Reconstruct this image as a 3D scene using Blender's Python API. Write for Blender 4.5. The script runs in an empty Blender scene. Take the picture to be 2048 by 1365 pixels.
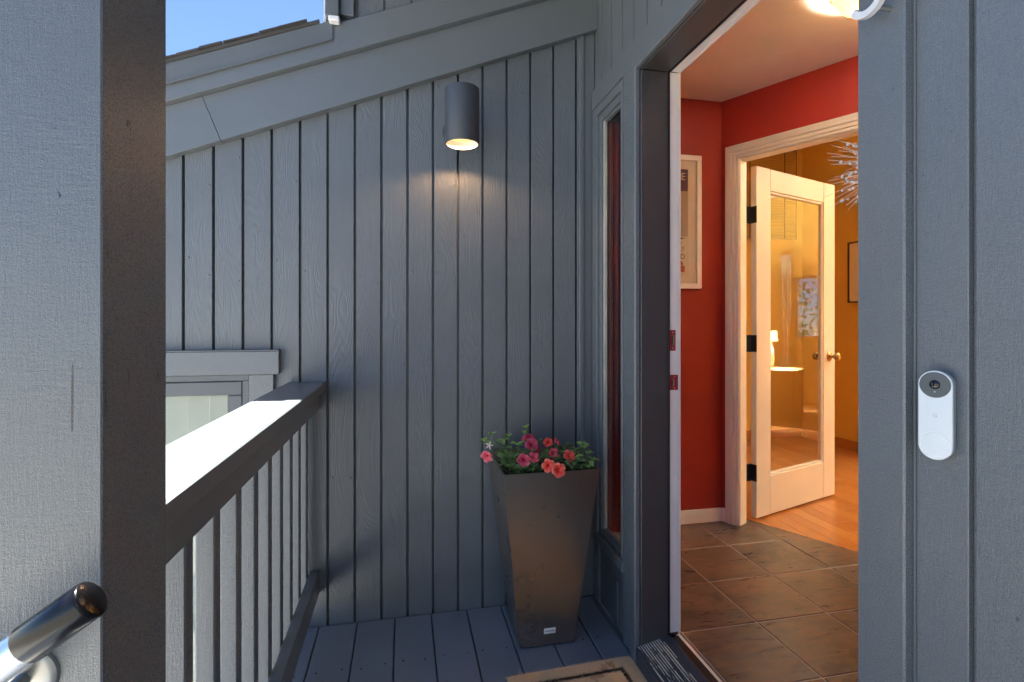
import bpy, bmesh, math, random
from mathutils import Vector, Matrix
random.seed(7)
scene = bpy.context.scene
COL = scene.collection
R = math.radians

# ------------------------------------------------------------------ camera
EYE = 1.1779
YAW = 0.206992
cam = bpy.data.cameras.new('camera')
cam.sensor_width = 36.0
cam.lens = 1030.75 / 2048 * 36.0
cam.shift_y = -(682.5 - 646.2) / 2048
cam.clip_start = 0.02
cam.clip_end = 2000
co = bpy.data.objects.new('camera', cam)
co.location = (0, 0, EYE)
co.rotation_euler = (R(90), 0, -YAW)
COL.objects.link(co)
scene.camera = co

# ------------------------------------------------------------------ sky, sun, exposure
SUN = Vector((-0.008, 0.290, 0.957)).normalized()
w = bpy.data.worlds.new('World')
scene.world = w
w.use_nodes = True
wn = w.node_tree
wn.nodes.clear()
sky = wn.nodes.new('ShaderNodeTexSky')
sky.sky_type = 'NISHITA'
sky.sun_disc = False
sky.sun_elevation = math.asin(SUN.z)
sky.sun_rotation = 0.0
sky.air_density = 0.75
sky.altitude = 2500
sky.dust_density = 0.1
sky.ozone_density = 4.0
bg = wn.nodes.new('ShaderNodeBackground')
bg.inputs['Strength'].default_value = 0.050
wo = wn.nodes.new('ShaderNodeOutputWorld')
wn.links.new(sky.outputs[0], bg.inputs[0])
wn.links.new(bg.outputs[0], wo.inputs[0])

sl = bpy.data.lights.new('sun', 'SUN')
sl.energy = 5.0
sl.angle = R(0.5)
sl.color = (1.0, 0.95, 0.88)
so = bpy.data.objects.new('sun', sl)
so.rotation_euler = (-SUN).to_track_quat('-Z', 'Y').to_euler()
so.location = (0, 5, 20)
COL.objects.link(so)

scene.view_settings.view_transform = 'Standard'
scene.view_settings.look = 'None'
scene.view_settings.gamma = 1.0
scene.view_settings.exposure = 2.85
scene.render.engine = 'CYCLES'
scene.cycles.use_denoising = True
scene.cycles.max_bounces = 8
scene.cycles.diffuse_bounces = 5
scene.cycles.transparent_max_bounces = 12
scene.cycles.sample_clamp_indirect = 8.0


# ------------------------------------------------------------------ node helpers
class NT:
    def __init__(self, name):
        self.m = bpy.data.materials.new(name)
        self.m.use_nodes = True
        self.t = self.m.node_tree
        self.t.nodes.clear()
        self.out = self.n('ShaderNodeOutputMaterial')

    def n(self, typ, **kw):
        nd = self.t.nodes.new(typ)
        for k, v in kw.items():
            setattr(nd, k, v)
        return nd

    def l(self, a, b):
        self.t.links.new(a, b)

    def setv(self, node, **kw):
        for k, v in kw.items():
            node.inputs[k.replace('_', ' ')].default_value = v
        return node

    def coords(self, scale=(1, 1, 1)):
        """object coordinates, shifted per object so that copies differ"""
        tc = self.n('ShaderNodeTexCoord')
        oi = self.n('ShaderNodeObjectInfo')
        mul = self.n('ShaderNodeMath', operation='MULTIPLY')
        mul.inputs[1].default_value = 37.0
        self.l(oi.outputs['Random'], mul.inputs[0])
        add = self.n('ShaderNodeVectorMath', operation='ADD')
        self.l(tc.outputs['Object'], add.inputs[0])
        self.l(mul.outputs[0], add.inputs[1])
        sc = self.n('ShaderNodeVectorMath', operation='MULTIPLY')
        sc.inputs[1].default_value = scale
        self.l(add.outputs[0], sc.inputs[0])
        return sc.outputs[0]

    def noise(self, vec, scale, detail=3, rough=0.5, dist=0.0):
        nd = self.n('ShaderNodeTexNoise')
        nd.inputs['Scale'].default_value = scale
        nd.inputs['Detail'].default_value = detail
        nd.inputs['Roughness'].default_value = rough
        nd.inputs['Distortion'].default_value = dist
        self.l(vec, nd.inputs['Vector'])
        return nd.outputs['Fac']

    def math(self, op, a, b=None, clamp=False):
        nd = self.n('ShaderNodeMath', operation=op)
        nd.use_clamp = clamp
        for i, x in enumerate((a, b)):
            if x is None:
                continue
            if isinstance(x, (int, float)):
                nd.inputs[i].default_value = x
            else:
                self.l(x, nd.inputs[i])
        return nd.outputs[0]

    def ramp(self, fac, stops):
        nd = self.n('ShaderNodeValToRGB')
        el = nd.color_ramp.elements
        while len(el) < len(stops):
            el.new(0.5)
        for e, (p, c) in zip(el, stops):
            e.position = p
            e.color = (*c, 1) if len(c) == 3 else c
        self.l(fac, nd.inputs[0])
        return nd.outputs[0]

    def mix(self, fac, a, b):
        nd = self.n('ShaderNodeMix', data_type='RGBA')
        for s, x in ((0, fac), (6, a), (7, b)):
            if isinstance(x, (int, float)):
                nd.inputs[s].default_value = x
            elif isinstance(x, tuple):
                nd.inputs[s].default_value = (*x, 1)
            else:
                self.l(x, nd.inputs[s])
        return nd.outputs[2]

    def bump(self, height, strength=0.5, dist=0.001, prev=None):
        nd = self.n('ShaderNodeBump')
        nd.inputs['Strength'].default_value = strength
        nd.inputs['Distance'].default_value = dist
        self.l(height, nd.inputs['Height'])
        if prev is not None:
            self.l(prev, nd.inputs['Normal'])
        return nd.outputs[0]

    def bsdf(self, color=None, rough=0.5, metal=0.0, spec=0.5, normal=None):
        b = self.n('ShaderNodeBsdfPrincipled')
        for key, x in (('Base Color', color), ('Roughness', rough), ('Metallic', metal), ('Specular IOR Level', spec)):
            if x is None:
                continue
            if isinstance(x, tuple):
                b.inputs[key].default_value = (*x, 1)
            elif isinstance(x, (int, float)):
                b.inputs[key].default_value = x
            else:
                self.l(x, b.inputs[key])
        if normal is not None:
            self.l(normal, b.inputs['Normal'])
        self.l(b.outputs[0], self.out.inputs[0])
        return b


def mat_paint_wood(name, col, rough=0.42, along='Z', grain=0.5, rings=True, wear=0.0, gd=0.0012):
    """painted rough wood: contour-like grain relief plus fine saw fibres along one axis"""
    q = NT(name)
    long, short = 0.16, 1.0
    sc = {'Z': (short, short, long), 'Y': (short, long, short), 'X': (long, short, short)}[along]
    v = q.coords(sc)
    low = q.noise(v, 9.0, 2, 0.5, 0.6)
    ringh = q.math('SINE', q.math('MULTIPLY', low, 150.0))
    fib = q.noise(v, 700.0, 4, 0.7)
    v2 = q.coords((1, 1, 1))
    blot = q.noise(v2, 3.0, 4, 0.6)
    amp = q.math('MULTIPLY', ringh, q.math('SUBTRACT', blot, 0.25))
    hgt = q.math('ADD', q.math('MULTIPLY', amp, 0.55 if rings else 0.12), q.math('MULTIPLY', fib, 0.9))
    nrm = q.bump(hgt, grain, gd)
    dark = tuple(c * 0.76 for c in col)
    light = tuple(min(1, c * 1.20) for c in col)
    c = q.mix(blot, dark, light)
    pit = q.math('GREATER_THAN', q.noise(v2, 55.0, 2, 0.5), 0.735)
    c = q.mix(q.math('MULTIPLY', pit, 0.5), c, tuple(x * 0.4 for x in col))
    if wear > 0:
        wv = q.noise(v2, 140.0, 2, 0.6)
        wmask = q.math('GREATER_THAN', wv, 0.80 - wear)
        c = q.mix(q.math('MULTIPLY', wmask, 0.7), c, (0.45, 0.46, 0.46))
    rg = q.math('ADD', rough - 0.08, q.math('MULTIPLY', fib, 0.16))
    q.bsdf(c, rg, 0, 0.85, nrm)
    return q.m


def mat_sawn(name, col, rough=0.27, along='Z', checks=False):
    q = NT(name)
    sc = {'Z': (1.0, 1.0, 0.10), 'Y': (1.0, 0.10, 1.0), 'X': (0.10, 1.0, 1.0)}[along]
    xc = {'Z': (0.22, 0.22, 1.0), 'Y': (0.22, 1.0, 0.22), 'X': (1.0, 0.22, 0.22)}[along]
    fib = q.noise(q.coords(sc), 330.0, 4, 0.7)
    saw = q.noise(q.coords(xc), 260.0, 3, 0.7, 0.4)
    v = q.coords()
    patch = q.noise(v, 7.0, 3, 0.6)
    speck = q.noise(v, 620.0, 2, 0.6)
    h = q.math('ADD', q.math('MULTIPLY', fib, 0.55), q.math('MULTIPLY', q.math('MULTIPLY', saw, q.math('SUBTRACT', patch, 0.2)), 1.3))
    h = q.math('ADD', h, q.math('MULTIPLY', speck, 0.45))
    c = q.mix(q.noise(v, 2.2, 5, 0.65), tuple(x * 0.88 for x in col), tuple(x * 1.12 for x in col))
    pit = q.math('GREATER_THAN', q.noise(q.coords(xc), 210.0, 2, 0.55), 0.715)
    c = q.mix(q.math('MULTIPLY', pit, 0.45), c, tuple(x * 0.35 for x in col))
    ding = q.math('GREATER_THAN', q.noise(v, 38.0, 2, 0.5), 0.79)
    c = q.mix(q.math('MULTIPLY', ding, 0.75), c, tuple(x * 0.25 for x in col))
    if checks:   # long drying cracks in a solid post
        cv = q.noise(q.coords((1.0, 1.0, 0.045)), 13.0, 3, 0.55, 0.3)
        line = q.math('LESS_THAN', q.math('ABSOLUTE', q.math('SUBTRACT', cv, 0.53)), 0.0011)
        gate = q.math('GREATER_THAN', q.noise(q.coords((1, 1, 1)), 5.0, 2, 0.5), 0.54)
        crack = q.math('MULTIPLY', line, gate)
        c = q.mix(q.math('MULTIPLY', crack, 0.85), c, (0.012, 0.013, 0.015))
        h = q.math('SUBTRACT', h, q.math('MULTIPLY', crack, 2.0))
    q.bsdf(c, q.math('ADD', rough - 0.06, q.math('MULTIPLY', speck, 0.14)), 0, 0.85, q.bump(h, 0.65, 0.0014))
    return q.m


def mat_plain(name, col, rough=0.5, metal=0.0, spec=0.5, bump=0.0, bscale=200.0, var=0.08):
    q = NT(name)
    v = q.coords()
    n1 = q.noise(v, 6.0, 4, 0.6)
    c = q.mix(n1, tuple(x * (1 - var) for x in col), tuple(min(1, x * (1 + var)) for x in col))
    nrm = None
    if bump > 0:
        nrm = q.bump(q.noise(v, bscale, 3, 0.6), bump, 0.001)
    q.bsdf(c, rough, metal, spec, nrm)
    return q.m


def mat_glass(name, tint=(0.96, 0.97, 0.96)):
    q = NT(name)
    tr = q.n('ShaderNodeBsdfTransparent')
    tr.inputs[0].default_value = (*tint, 1)
    gl = q.n('ShaderNodeBsdfGlossy')
    gl.inputs['Roughness'].default_value = 0.005
    fr = q.n('ShaderNodeFresnel')
    ge = q.n('ShaderNodeNewGeometry')
    q.l(q.math('SUBTRACT', 1.5, q.math('MULTIPLY', ge.outputs['Backfacing'], 1.5 - 1 / 1.5)), fr.inputs[0])
    mx = q.n('ShaderNodeMixShader')
    q.l(fr.outputs[0], mx.inputs[0])
    q.l(tr.outputs[0], mx.inputs[1])
    q.l(gl.outputs[0], mx.inputs[2])
    q.l(mx.outputs[0], q.out.inputs[0])
    return q.m


def mat_shade(name, col, trans=0.75):
    q = NT(name)
    tl = q.n('ShaderNodeBsdfTranslucent')
    tl.inputs[0].default_value = (*col, 1)
    df_ = q.n('ShaderNodeBsdfDiffuse')
    df_.inputs[0].default_value = (*col, 1)
    mx = q.n('ShaderNodeMixShader')
    mx.inputs[0].default_value = trans
    q.l(df_.outputs[0], mx.inputs[1])
    q.l(tl.outputs[0], mx.inputs[2])
    q.l(mx.outputs[0], q.out.inputs[0])
    return q.m


def mat_emit(name, col, strength):
    q = NT(name)
    e = q.n('ShaderNodeEmission')
    e.inputs[0].default_value = (*col, 1)
    e.inputs[1].default_value = strength
    q.l(e.outputs[0], q.out.inputs[0])
    return q.m


# ------------------------------------------------------------------ materials
PAINT = (0.142, 0.158, 0.171)
M = {}
M['siding'] = mat_paint_wood('siding_paint', PAINT, 0.34, 'Z', 0.7, True, 0.0, 0.0020)
M['rough_v'] = mat_sawn('sawn_trim_paint_z', PAINT, 0.27, 'Z')
M['rough_y'] = mat_sawn('sawn_trim_paint_y', PAINT, 0.29, 'Y')
M['rough_x'] = mat_sawn('sawn_trim_paint_x', PAINT, 0.30, 'X')
M['post'] = mat_sawn('checked_post_paint', PAINT, 0.27, 'Z', True)
M['deck'] = mat_paint_wood('deck_paint', (0.190, 0.222, 0.262), 0.34, 'Y', 0.22, False, 0.062)
M['jamb'] = mat_paint_wood('jamb_paint', (0.060, 0.060, 0.062), 0.42, 'Z', 0.2, False, 0.02)
M['metal_paint'] = mat_plain('painted_metal', (0.13, 0.145, 0.155), 0.4)
M['white'] = mat_plain('white_trim_paint', (0.88, 0.88, 0.87), 0.35, bump=0.08, bscale=60)
M['white_door'] = mat_plain('white_door_paint', (0.74, 0.71, 0.65), 0.38, bump=0.06, bscale=60)
M['red'] = mat_plain('red_wall_paint', (0.33, 0.024, 0.016), 0.5, bump=0.25, bscale=160)
M['red_door'] = mat_plain('red_door_paint', (0.33, 0.03, 0.035), 0.35)
M['ceiling'] = mat_plain('ceiling_paint', (0.86, 0.82, 0.76), 0.8, bump=0.9, bscale=130)
M['yellow'] = mat_plain('yellow_wall_paint', (0.66, 0.43, 0.10), 0.55, bump=0.15, bscale=160)
M['black'] = mat_plain('black_metal', (0.012, 0.012, 0.013), 0.35)
M['rubber'] = mat_plain('black_rubber', (0.006, 0.006, 0.007), 0.22, spec=0.4)
M['chrome'] = mat_plain('satin_steel', (0.80, 0.82, 0.84), 0.3, 1.0)
M['brass'] = mat_plain('aged_brass', (0.42, 0.29, 0.14), 0.25, 1.0)
M['nickel'] = mat_plain('brushed_metal', (0.5, 0.49, 0.46), 0.3, 1.0)
M['glass'] = mat_glass('clear_glass')
M['glass_shade_tint'] = mat_glass('shade_tinted_glass', (0.62, 0.61, 0.64))  # grey tint darkens the red reveal behind, standing in for its shade
M['putty'] = mat_plain('old_white_putty', (0.40, 0.39, 0.34), 0.7, bump=1.0, bscale=90, var=0.5)
M['sconce'] = mat_plain('sconce_metal', (0.055, 0.065, 0.08), 0.42, 0.0, bump=0.05, bscale=400)
M['soil'] = mat_plain('potting_soil', (0.03, 0.022, 0.016), 0.95, bump=1.0, bscale=80)
M['plate_red'] = mat_plain('overpainted_strike_plate', (0.33, 0.03, 0.045), 0.35)
M['dark_hole'] = mat_plain('bare_wood_mortise', (0.30, 0.22, 0.13), 0.8)
M['bell_white'] = mat_plain('doorbell_white_plastic', (0.74, 0.79, 0.80), 0.35, var=0.01)
M['bell_side'] = mat_plain('doorbell_side_shade_and_logo', (0.42, 0.46, 0.49), 0.4, var=0.01)  # shade of the housing's side painted in as grey; also colours the logo
M['bell_grey'] = mat_plain('doorbell_dark_face', (0.07, 0.085, 0.10), 0.3, var=0.01)
M['lens'] = mat_plain('lens_glass', (0.004, 0.004, 0.006), 0.05)
M['number'] = mat_plain('brushed_aluminium', (0.80, 0.80, 0.79), 0.35, 0.15, var=0.02)
M['paper'] = mat_plain('poster_paper', (0.72, 0.66, 0.58), 0.6, var=0.03)
M['mat_board'] = mat_plain('picture_mount', (0.80, 0.76, 0.70), 0.7, var=0.02)
M['purple'] = mat_plain('print_purple', (0.06, 0.025, 0.14), 0.6)
M['print_grey'] = mat_plain('print_grey', (0.42, 0.36, 0.30), 0.6, var=0.25)
M['print_red'] = mat_plain('print_red', (0.45, 0.05, 0.03), 0.6)
M['print_black'] = mat_plain('print_black', (0.02, 0.02, 0.02), 0.6)
M['blind'] = mat_plain('pale_blind_fabric', (0.70, 0.76, 0.70), 0.7, var=0.05)
M['slat'] = mat_plain('venetian_slat', (0.42, 0.30, 0.16), 0.5)
M['curtain'] = mat_plain('cream_curtain', (0.62, 0.58, 0.44), 0.9)
M['concrete'] = mat_plain('pale_concrete', (0.52, 0.51, 0.48), 0.85, bump=0.4, bscale=40)
M['shade_glow'] = mat_shade('lamp_shade_cloth', (0.85, 0.72, 0.5), 0.7)
M['bowl_glow'] = mat_shade('frosted_glass_bowl', (0.50, 0.37, 0.15), 0.7)
M['bulb_glow'] = mat_emit('lit_flood_bulb', (1.0, 0.62, 0.25), 0.24)
M['cabinet'] = mat_plain('brown_cabinet', (0.30, 0.16, 0.06), 0.5)
M['added_bright_slab'] = mat_plain('added_slab_pale', (0.72, 0.70, 0.62), 0.8)
M['stem'] = mat_plain('plant_stem', (0.10, 0.18, 0.06), 0.5)
M['twig'] = mat_plain('white_twig', (0.80, 0.78, 0.72), 0.5)


def mat_leaf(name, a, b):
    q = NT(name)
    oi = q.n('ShaderNodeObjectInfo')
    c = q.mix(oi.outputs['Random'], a, b)
    bs = q.bsdf(c, 0.4)
    tl = q.n('ShaderNodeBsdfTranslucent')
    q.l(c, tl.inputs[0])
    mx = q.n('ShaderNodeMixShader')
    mx.inputs[0].default_value = 0.25
    q.l(bs.outputs[0], mx.inputs[1])
    q.l(tl.outputs[0], mx.inputs[2])
    q.l(mx.outputs[0], q.out.inputs[0])
    return q.m


M['leaf'] = mat_leaf('petunia_leaf', (0.10, 0.20, 0.075), (0.20, 0.34, 0.12))
M['leaf_young'] = mat_leaf('young_petunia_leaf', (0.26, 0.46, 0.12), (0.34, 0.56, 0.17))
M['leaf_tree'] = mat_leaf('tree_leaf', (0.09, 0.14, 0.04), (0.12, 0.18, 0.05))


def mat_petal(name, inner, outer, rim):
    q = NT(name)
    tc = q.n('ShaderNodeTexCoord')
    ln = q.n('ShaderNodeVectorMath', operation='LENGTH')
    q.l(tc.outputs['Object'], ln.inputs[0])
    c = q.ramp(q.math('MULTIPLY', ln.outputs['Value'], 45.0), [(0.0, inner), (0.35, outer), (0.8, outer), (1.0, rim)])
    q.bsdf(c, 0.55)
    return q.m


PETALS = [mat_petal('petal_coral_pink', (0.30, 0.02, 0.05), (0.72, 0.09, 0.13), (0.80, 0.25, 0.28)),
          mat_petal('petal_crimson', (0.18, 0.01, 0.03), (0.50, 0.035, 0.09), (0.62, 0.12, 0.18)),
          mat_petal('petal_orange_red', (0.45, 0.02, 0.02), (0.80, 0.07, 0.045), (0.85, 0.20, 0.15))]
M['petal_white'] = mat_plain('petal_faded_white', (0.75, 0.66, 0.66), 0.6)


def mat_planter():
    q = NT('bronze_planter')
    v = q.coords()
    n1 = q.noise(v, 7.0, 5, 0.65)
    n2 = q.noise(v, 120.0, 3, 0.6)
    c = q.mix(n1, (0.31, 0.275, 0.24), (0.35, 0.31, 0.27))
    q.bsdf(c, q.math('ADD', 0.25, q.math('MULTIPLY', n1, 0.06)), 0.9, 0.5, q.bump(n2, 0.12, 0.001))
    return q.m


def mat_slate():
    q = NT('slate_tile')
    v = q.coords()
    big = q.noise(v, 4.0, 5, 0.6, 0.8)
    vs = q.coords((1.0, 4.5, 1.0))
    streak = q.noise(vs, 6.0, 6, 0.65, 1.2)
    oi = q.n('ShaderNodeObjectInfo')
    base = q.mix(oi.outputs['Random'], (0.150, 0.088, 0.058), (0.150, 0.130, 0.125))
    c = q.mix(q.ramp(big, [(0.36, (0, 0, 0)), (0.64, (1, 1, 1))]), base, (0.060, 0.046, 0.042))
    c = q.mix(q.math('MULTIPLY', q.ramp(streak, [(0.45, (0, 0, 0)), (0.72, (1, 1, 1))]), 0.6), c, (0.26, 0.14, 0.075))
    cleft = q.math('GREATER_THAN', q.noise(v, 7.0, 4, 0.6, 1.5), 0.60)
    c = q.mix(q.math('MULTIPLY', cleft, 0.5), c, (0.035, 0.030, 0.030))
    h1 = q.bump(q.math('ADD', q.math('MULTIPLY', cleft, 0.8), streak), 0.6, 0.0018)
    h2 = q.bump(q.noise(v, 130.0, 3, 0.6), 0.25, 0.0006, h1)
    q.bsdf(c, q.math('ADD', 0.16, q.math('MULTIPLY', streak, 0.3)), 0, 0.6, h2)
    return q.m


def mat_plank():
    q = NT('honey_oak_floor')
    v = q.coords((1.0, 0.12, 1.0))
    g = q.noise(v, 22.0, 5, 0.6, 1.4)
    fib = q.noise(v, 260.0, 2, 0.6)
    oi = q.n('ShaderNodeObjectInfo')
    base = q.mix(oi.outputs['Random'], (0.42, 0.17, 0.045), (0.58, 0.27, 0.085))
    c = q.mix(q.math('MULTIPLY', g, 0.7), base, (0.33, 0.115, 0.028))
    q.bsdf(c, 0.22, 0, 0.5, q.bump(fib, 0.08, 0.0005))
    return q.m


def mat_coir(name, col):
    q = NT(name)
    v = q.coords()
    n1 = q.noise(v, 12.0, 4, 0.6)
    n2 = q.noise(v, 500.0, 3, 0.7)
    c = q.mix(n1, tuple(x * 0.75 for x in col), tuple(min(1, x * 1.2) for x in col))
    c = q.mix(q.math('MULTIPLY', q.math('GREATER_THAN', n1, 0.62), 0.7), c, tuple(x * y for x, y in zip(col, (0.62, 0.42, 0.3))))
    q.bsdf(c, 0.95, 0, 0.1, q.bump(n2, 0.6, 0.0015))
    return q.m


def mat_threshold():
    q = NT('worn_threshold')
    v = q.coords()
    n = q.noise(v, 120.0, 4, 0.7)
    n2 = q.noise(v, 10.0, 3, 0.6)
    wear = q.math('GREATER_THAN', q.math('ADD', n, q.math('MULTIPLY', n2, 0.35)), 0.86)
    c = q.mix(q.math('MULTIPLY', wear, 0.6), (0.035, 0.050, 0.072), (0.50, 0.52, 0.52))
    q.bsdf(c, 0.35)
    return q.m


def mat_rib():
    q = NT('rib_worn_to_bare_metal')
    v = q.coords((1, 0.12, 1))
    n = q.noise(v, 60.0, 4, 0.7)
    wear = q.math('GREATER_THAN', n, 0.47)
    c = q.mix(wear, (0.035, 0.048, 0.065), (0.58, 0.59, 0.58))
    q.bsdf(c, 0.4)
    return q.m


def mat_ground():
    q = NT('sunlit_ground')
    v = q.n('ShaderNodeTexCoord').outputs['Object']
    n = q.noise(v, 0.8, 6, 0.6)
    c = q.mix(n, (0.15, 0.145, 0.12), (0.23, 0.22, 0.19))
    q.bsdf(c, 0.9, 0, 0.3, q.bump(q.noise(v, 30.0, 4, 0.6), 0.4, 0.01))
    return q.m


M['planter'] = mat_planter()
M['slate'] = mat_slate()
M['plank'] = mat_plank()
M['coir'] = mat_coir('coir_pile', (0.86, 0.64, 0.40))
M['coir_black'] = mat_coir('black_coir', (0.025, 0.022, 0.02))
M['coir_brown'] = mat_coir('brown_coir', (0.30, 0.15, 0.06))
M['threshold'] = mat_threshold()
M['rib'] = mat_rib()
M['grout'] = mat_plain('grout', (0.40, 0.375, 0.37), 0.9, bump=0.4, bscale=150)
M['ground'] = mat_ground()
M['shingle'] = mat_plain('asphalt_shingle', (0.075, 0.072, 0.07), 0.9, bump=1.0, bscale=120)


# ------------------------------------------------------------------ geometry helpers
def link(name, me, mat, parent=None, loc=(0, 0, 0), rot=(0, 0, 0), smooth=False):
    o = bpy.data.objects.new(name, me)
    if mat is not None and len(me.materials) == 0:
        me.materials.append(mat)
    o.location = loc
    o.rotation_euler = rot
    if parent is not None:
        o.parent = parent
    COL.objects.link(o)
    if smooth:
        for p in me.polygons:
            p.use_smooth = True
    return o


def empty(name, loc, label, cat, group=None, rotz=0.0, kind=None):
    o = bpy.data.objects.new(name, None)
    o.empty_display_size = 0.1
    o.location = loc
    o.rotation_euler = (0, 0, rotz)
    COL.objects.link(o)
    return tag(o, label, cat, group, kind)


def tag(o, label=None, cat=None, group=None, kind=None):
    if label:
        o['label'] = label
    if cat:
        o['category'] = cat
    if group:
        o['group'] = group
    if kind:
        o['kind'] = kind
    return o


def bm_mesh(bm, name):
    me = bpy.data.meshes.new(name)
    bmesh.ops.recalc_face_normals(bm, faces=bm.faces)
    bm.to_mesh(me)
    bm.free()
    return me


def box_bm(sx, sy, sz, bevel=0.0):
    bm = bmesh.new()
    bmesh.ops.create_cube(bm, size=1.0)
    bmesh.ops.scale(bm, vec=(sx, sy, sz), verts=bm.verts)
    if bevel > 0:
        bmesh.ops.bevel(bm, geom=list(bm.edges), offset=bevel, segments=1, affect='EDGES', profile=0.5)
    return bm


def box(name, x0, x1, y0, y1, z0, z1, mat, parent=None, bevel=0.0015):
    """axis-aligned box given in WORLD coordinates (parents are unrotated empties)"""
    if x1 < x0: x0, x1 = x1, x0
    if y1 < y0: y0, y1 = y1, y0
    if z1 < z0: z0, z1 = z1, z0
    b = min(bevel, 0.45 * min(x1 - x0, y1 - y0, z1 - z0))
    me = bm_mesh(box_bm(x1 - x0, y1 - y0, z1 - z0, b), name)
    c = Vector(((x0 + x1) / 2, (y0 + y1) / 2, (z0 + z1) / 2))
    if parent is not None:
        c = c - parent.location
    return link(name, me, mat, parent, c)


def lbox(name, x0, x1, y0, y1, z0, z1, mat, parent, bevel=0.0015, rot=(0, 0, 0)):
    """box in the LOCAL coordinates of its parent"""
    b = min(bevel, 0.45 * min(x1 - x0, y1 - y0, z1 - z0))
    me = bm_mesh(box_bm(x1 - x0, y1 - y0, z1 - z0, b), name)
    return link(name, me, mat, parent, ((x0 + x1) / 2, (y0 + y1) / 2, (z0 + z1) / 2), rot)


def prism(name, pts, axis, a0, a1, mat, parent=None, bevel=0.0):
    """extrude a polygon along an axis; pts in the two other world axes (in order)"""
    bm = bmesh.new()
    def v3(p, a):
        return {'X': (a, p[0], p[1]), 'Y': (p[0], a, p[1]), 'Z': (p[0], p[1], a)}[axis]
    va = [bm.verts.new(v3(p, a0)) for p in pts]
    vb = [bm.verts.new(v3(p, a1)) for p in pts]
    bm.faces.new(va)
    bm.faces.new(vb[::-1])
    n = len(pts)
    for i in range(n):
        bm.faces.new((va[i], vb[i], vb[(i + 1) % n], va[(i + 1) % n]))
    bmesh.ops.recalc_face_normals(bm, faces=bm.faces)
    if bevel > 0:
        bmesh.ops.bevel(bm, geom=list(bm.edges), offset=bevel, segments=1, affect='EDGES')
    ctr = sum((v.co for v in bm.verts), Vector()) / len(bm.verts)
    bmesh.ops.translate(bm, verts=bm.verts, vec=-ctr)
    me = bm_mesh(bm, name)
    loc = ctr - (parent.location if parent is not None else Vector())
    return link(name, me, mat, parent, loc)


def tube_mesh(name, pts, radii, seg=8, cap=True):
    """tapered tube through 3-D points"""
    bm = bmesh.new()
    pts = [Vector(p) for p in pts]
    if not isinstance(radii, (list, tuple)):
        radii = [radii] * len(pts)
    rings = []
    prev_n = None
    for i, p in enumerate(pts):
        d = (pts[min(i + 1, len(pts) - 1)] - pts[max(i - 1, 0)]).normalized()
        if prev_n is None:
            up = Vector((0, 0, 1)) if abs(d.z) < 0.9 else Vector((1, 0, 0))
            n = d.cross(up).normalized()
        else:
            n = (prev_n - d * prev_n.dot(d)).normalized()
        prev_n = n
        b = d.cross(n)
        rings.append([bm.verts.new(p + (n * math.cos(2 * math.pi * k / seg) + b * math.sin(2 * math.pi * k / seg)) * radii[i]) for k in range(seg)])
    for a, b in zip(rings, rings[1:]):
        for k in range(seg):
            bm.faces.new((a[k], a[(k + 1) % seg], b[(k + 1) % seg], b[k]))
    if cap:
        bm.faces.new(rings[0][::-1])
        bm.faces.new(rings[-1])
    return bm_mesh(bm, name)


def lathe_mesh(name, prof, seg=48, axis='Z'):
    bm = bmesh.new()
    rings = []
    for r, z in prof:
        if r < 1e-6:
            rings.append([bm.verts.new((0, 0, z))])
        else:
            rings.append([bm.verts.new((r * math.cos(2 * math.pi * k / seg), r * math.sin(2 * math.pi * k / seg), z)) for k in range(seg)])
    for a, b in zip(rings, rings[1:]):
        for k in range(seg):
            k2 = (k + 1) % seg
            if len(a) == 1 and len(b) == 1:
                continue
            if len(a) == 1:
                bm.faces.new((a[0], b[k], b[k2]))
            elif len(b) == 1:
                bm.faces.new((a[k], a[k2], b[0]))
            else:
                bm.faces.new((a[k], a[k2], b[k2], b[k]))
    if axis == 'X':
        bmesh.ops.rotate(bm, verts=bm.verts, cent=(0, 0, 0), matrix=Matrix.Rotation(R(90), 3, 'Y'))
    if axis == 'Y':
        bmesh.ops.rotate(bm, verts=bm.verts, cent=(0, 0, 0), matrix=Matrix.Rotation(R(-90), 3, 'X'))
    return bm_mesh(bm, name)


def smooth_by_angle(o, deg=40):
    for p in o.data.polygons:
        p.use_smooth = True
    o.data.set_sharp_from_angle(angle=R(deg))
    return o


def text_obj(name, s, size, mat, parent, loc, rot, depth=0.0005, align='RIGHT'):
    cu = bpy.data.curves.new(name, 'FONT')
    cu.body = s
    cu.size = size
    cu.extrude = depth
    cu.align_x = align
    tmp = bpy.data.objects.new(name, cu)
    COL.objects.link(tmp)
    bpy.context.view_layer.update()
    me = bpy.data.meshes.new_from_object(tmp.evaluated_get(bpy.context.evaluated_depsgraph_get()))
    COL.objects.unlink(tmp)
    bpy.data.objects.remove(tmp)
    me.materials.clear()
    return link(name, me, mat, parent, loc, rot)


# ------------------------------------------------------------------ ground
bm = bmesh.new()
bmesh.ops.create_grid(bm, x_segments=4, y_segments=4, size=400)
g = link('ground', bm_mesh(bm, 'ground'), M['ground'], None, (0, 0, -0.95))
tag(g, 'pale sunlit paved ground below the raised deck', 'ground', None, 'structure')

wk = box('added_bounce_slab', -5.5, -0.75, -1.6, 1.6, -0.946, -0.90, M['concrete'], None, 0.004)  # unseen pale slab added to bounce sunlight onto the entry wall
tag(wk, 'added pale concrete slab, unseen, bouncing sunlight onto the entry wall', 'bounce slab', None, 'structure')

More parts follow.
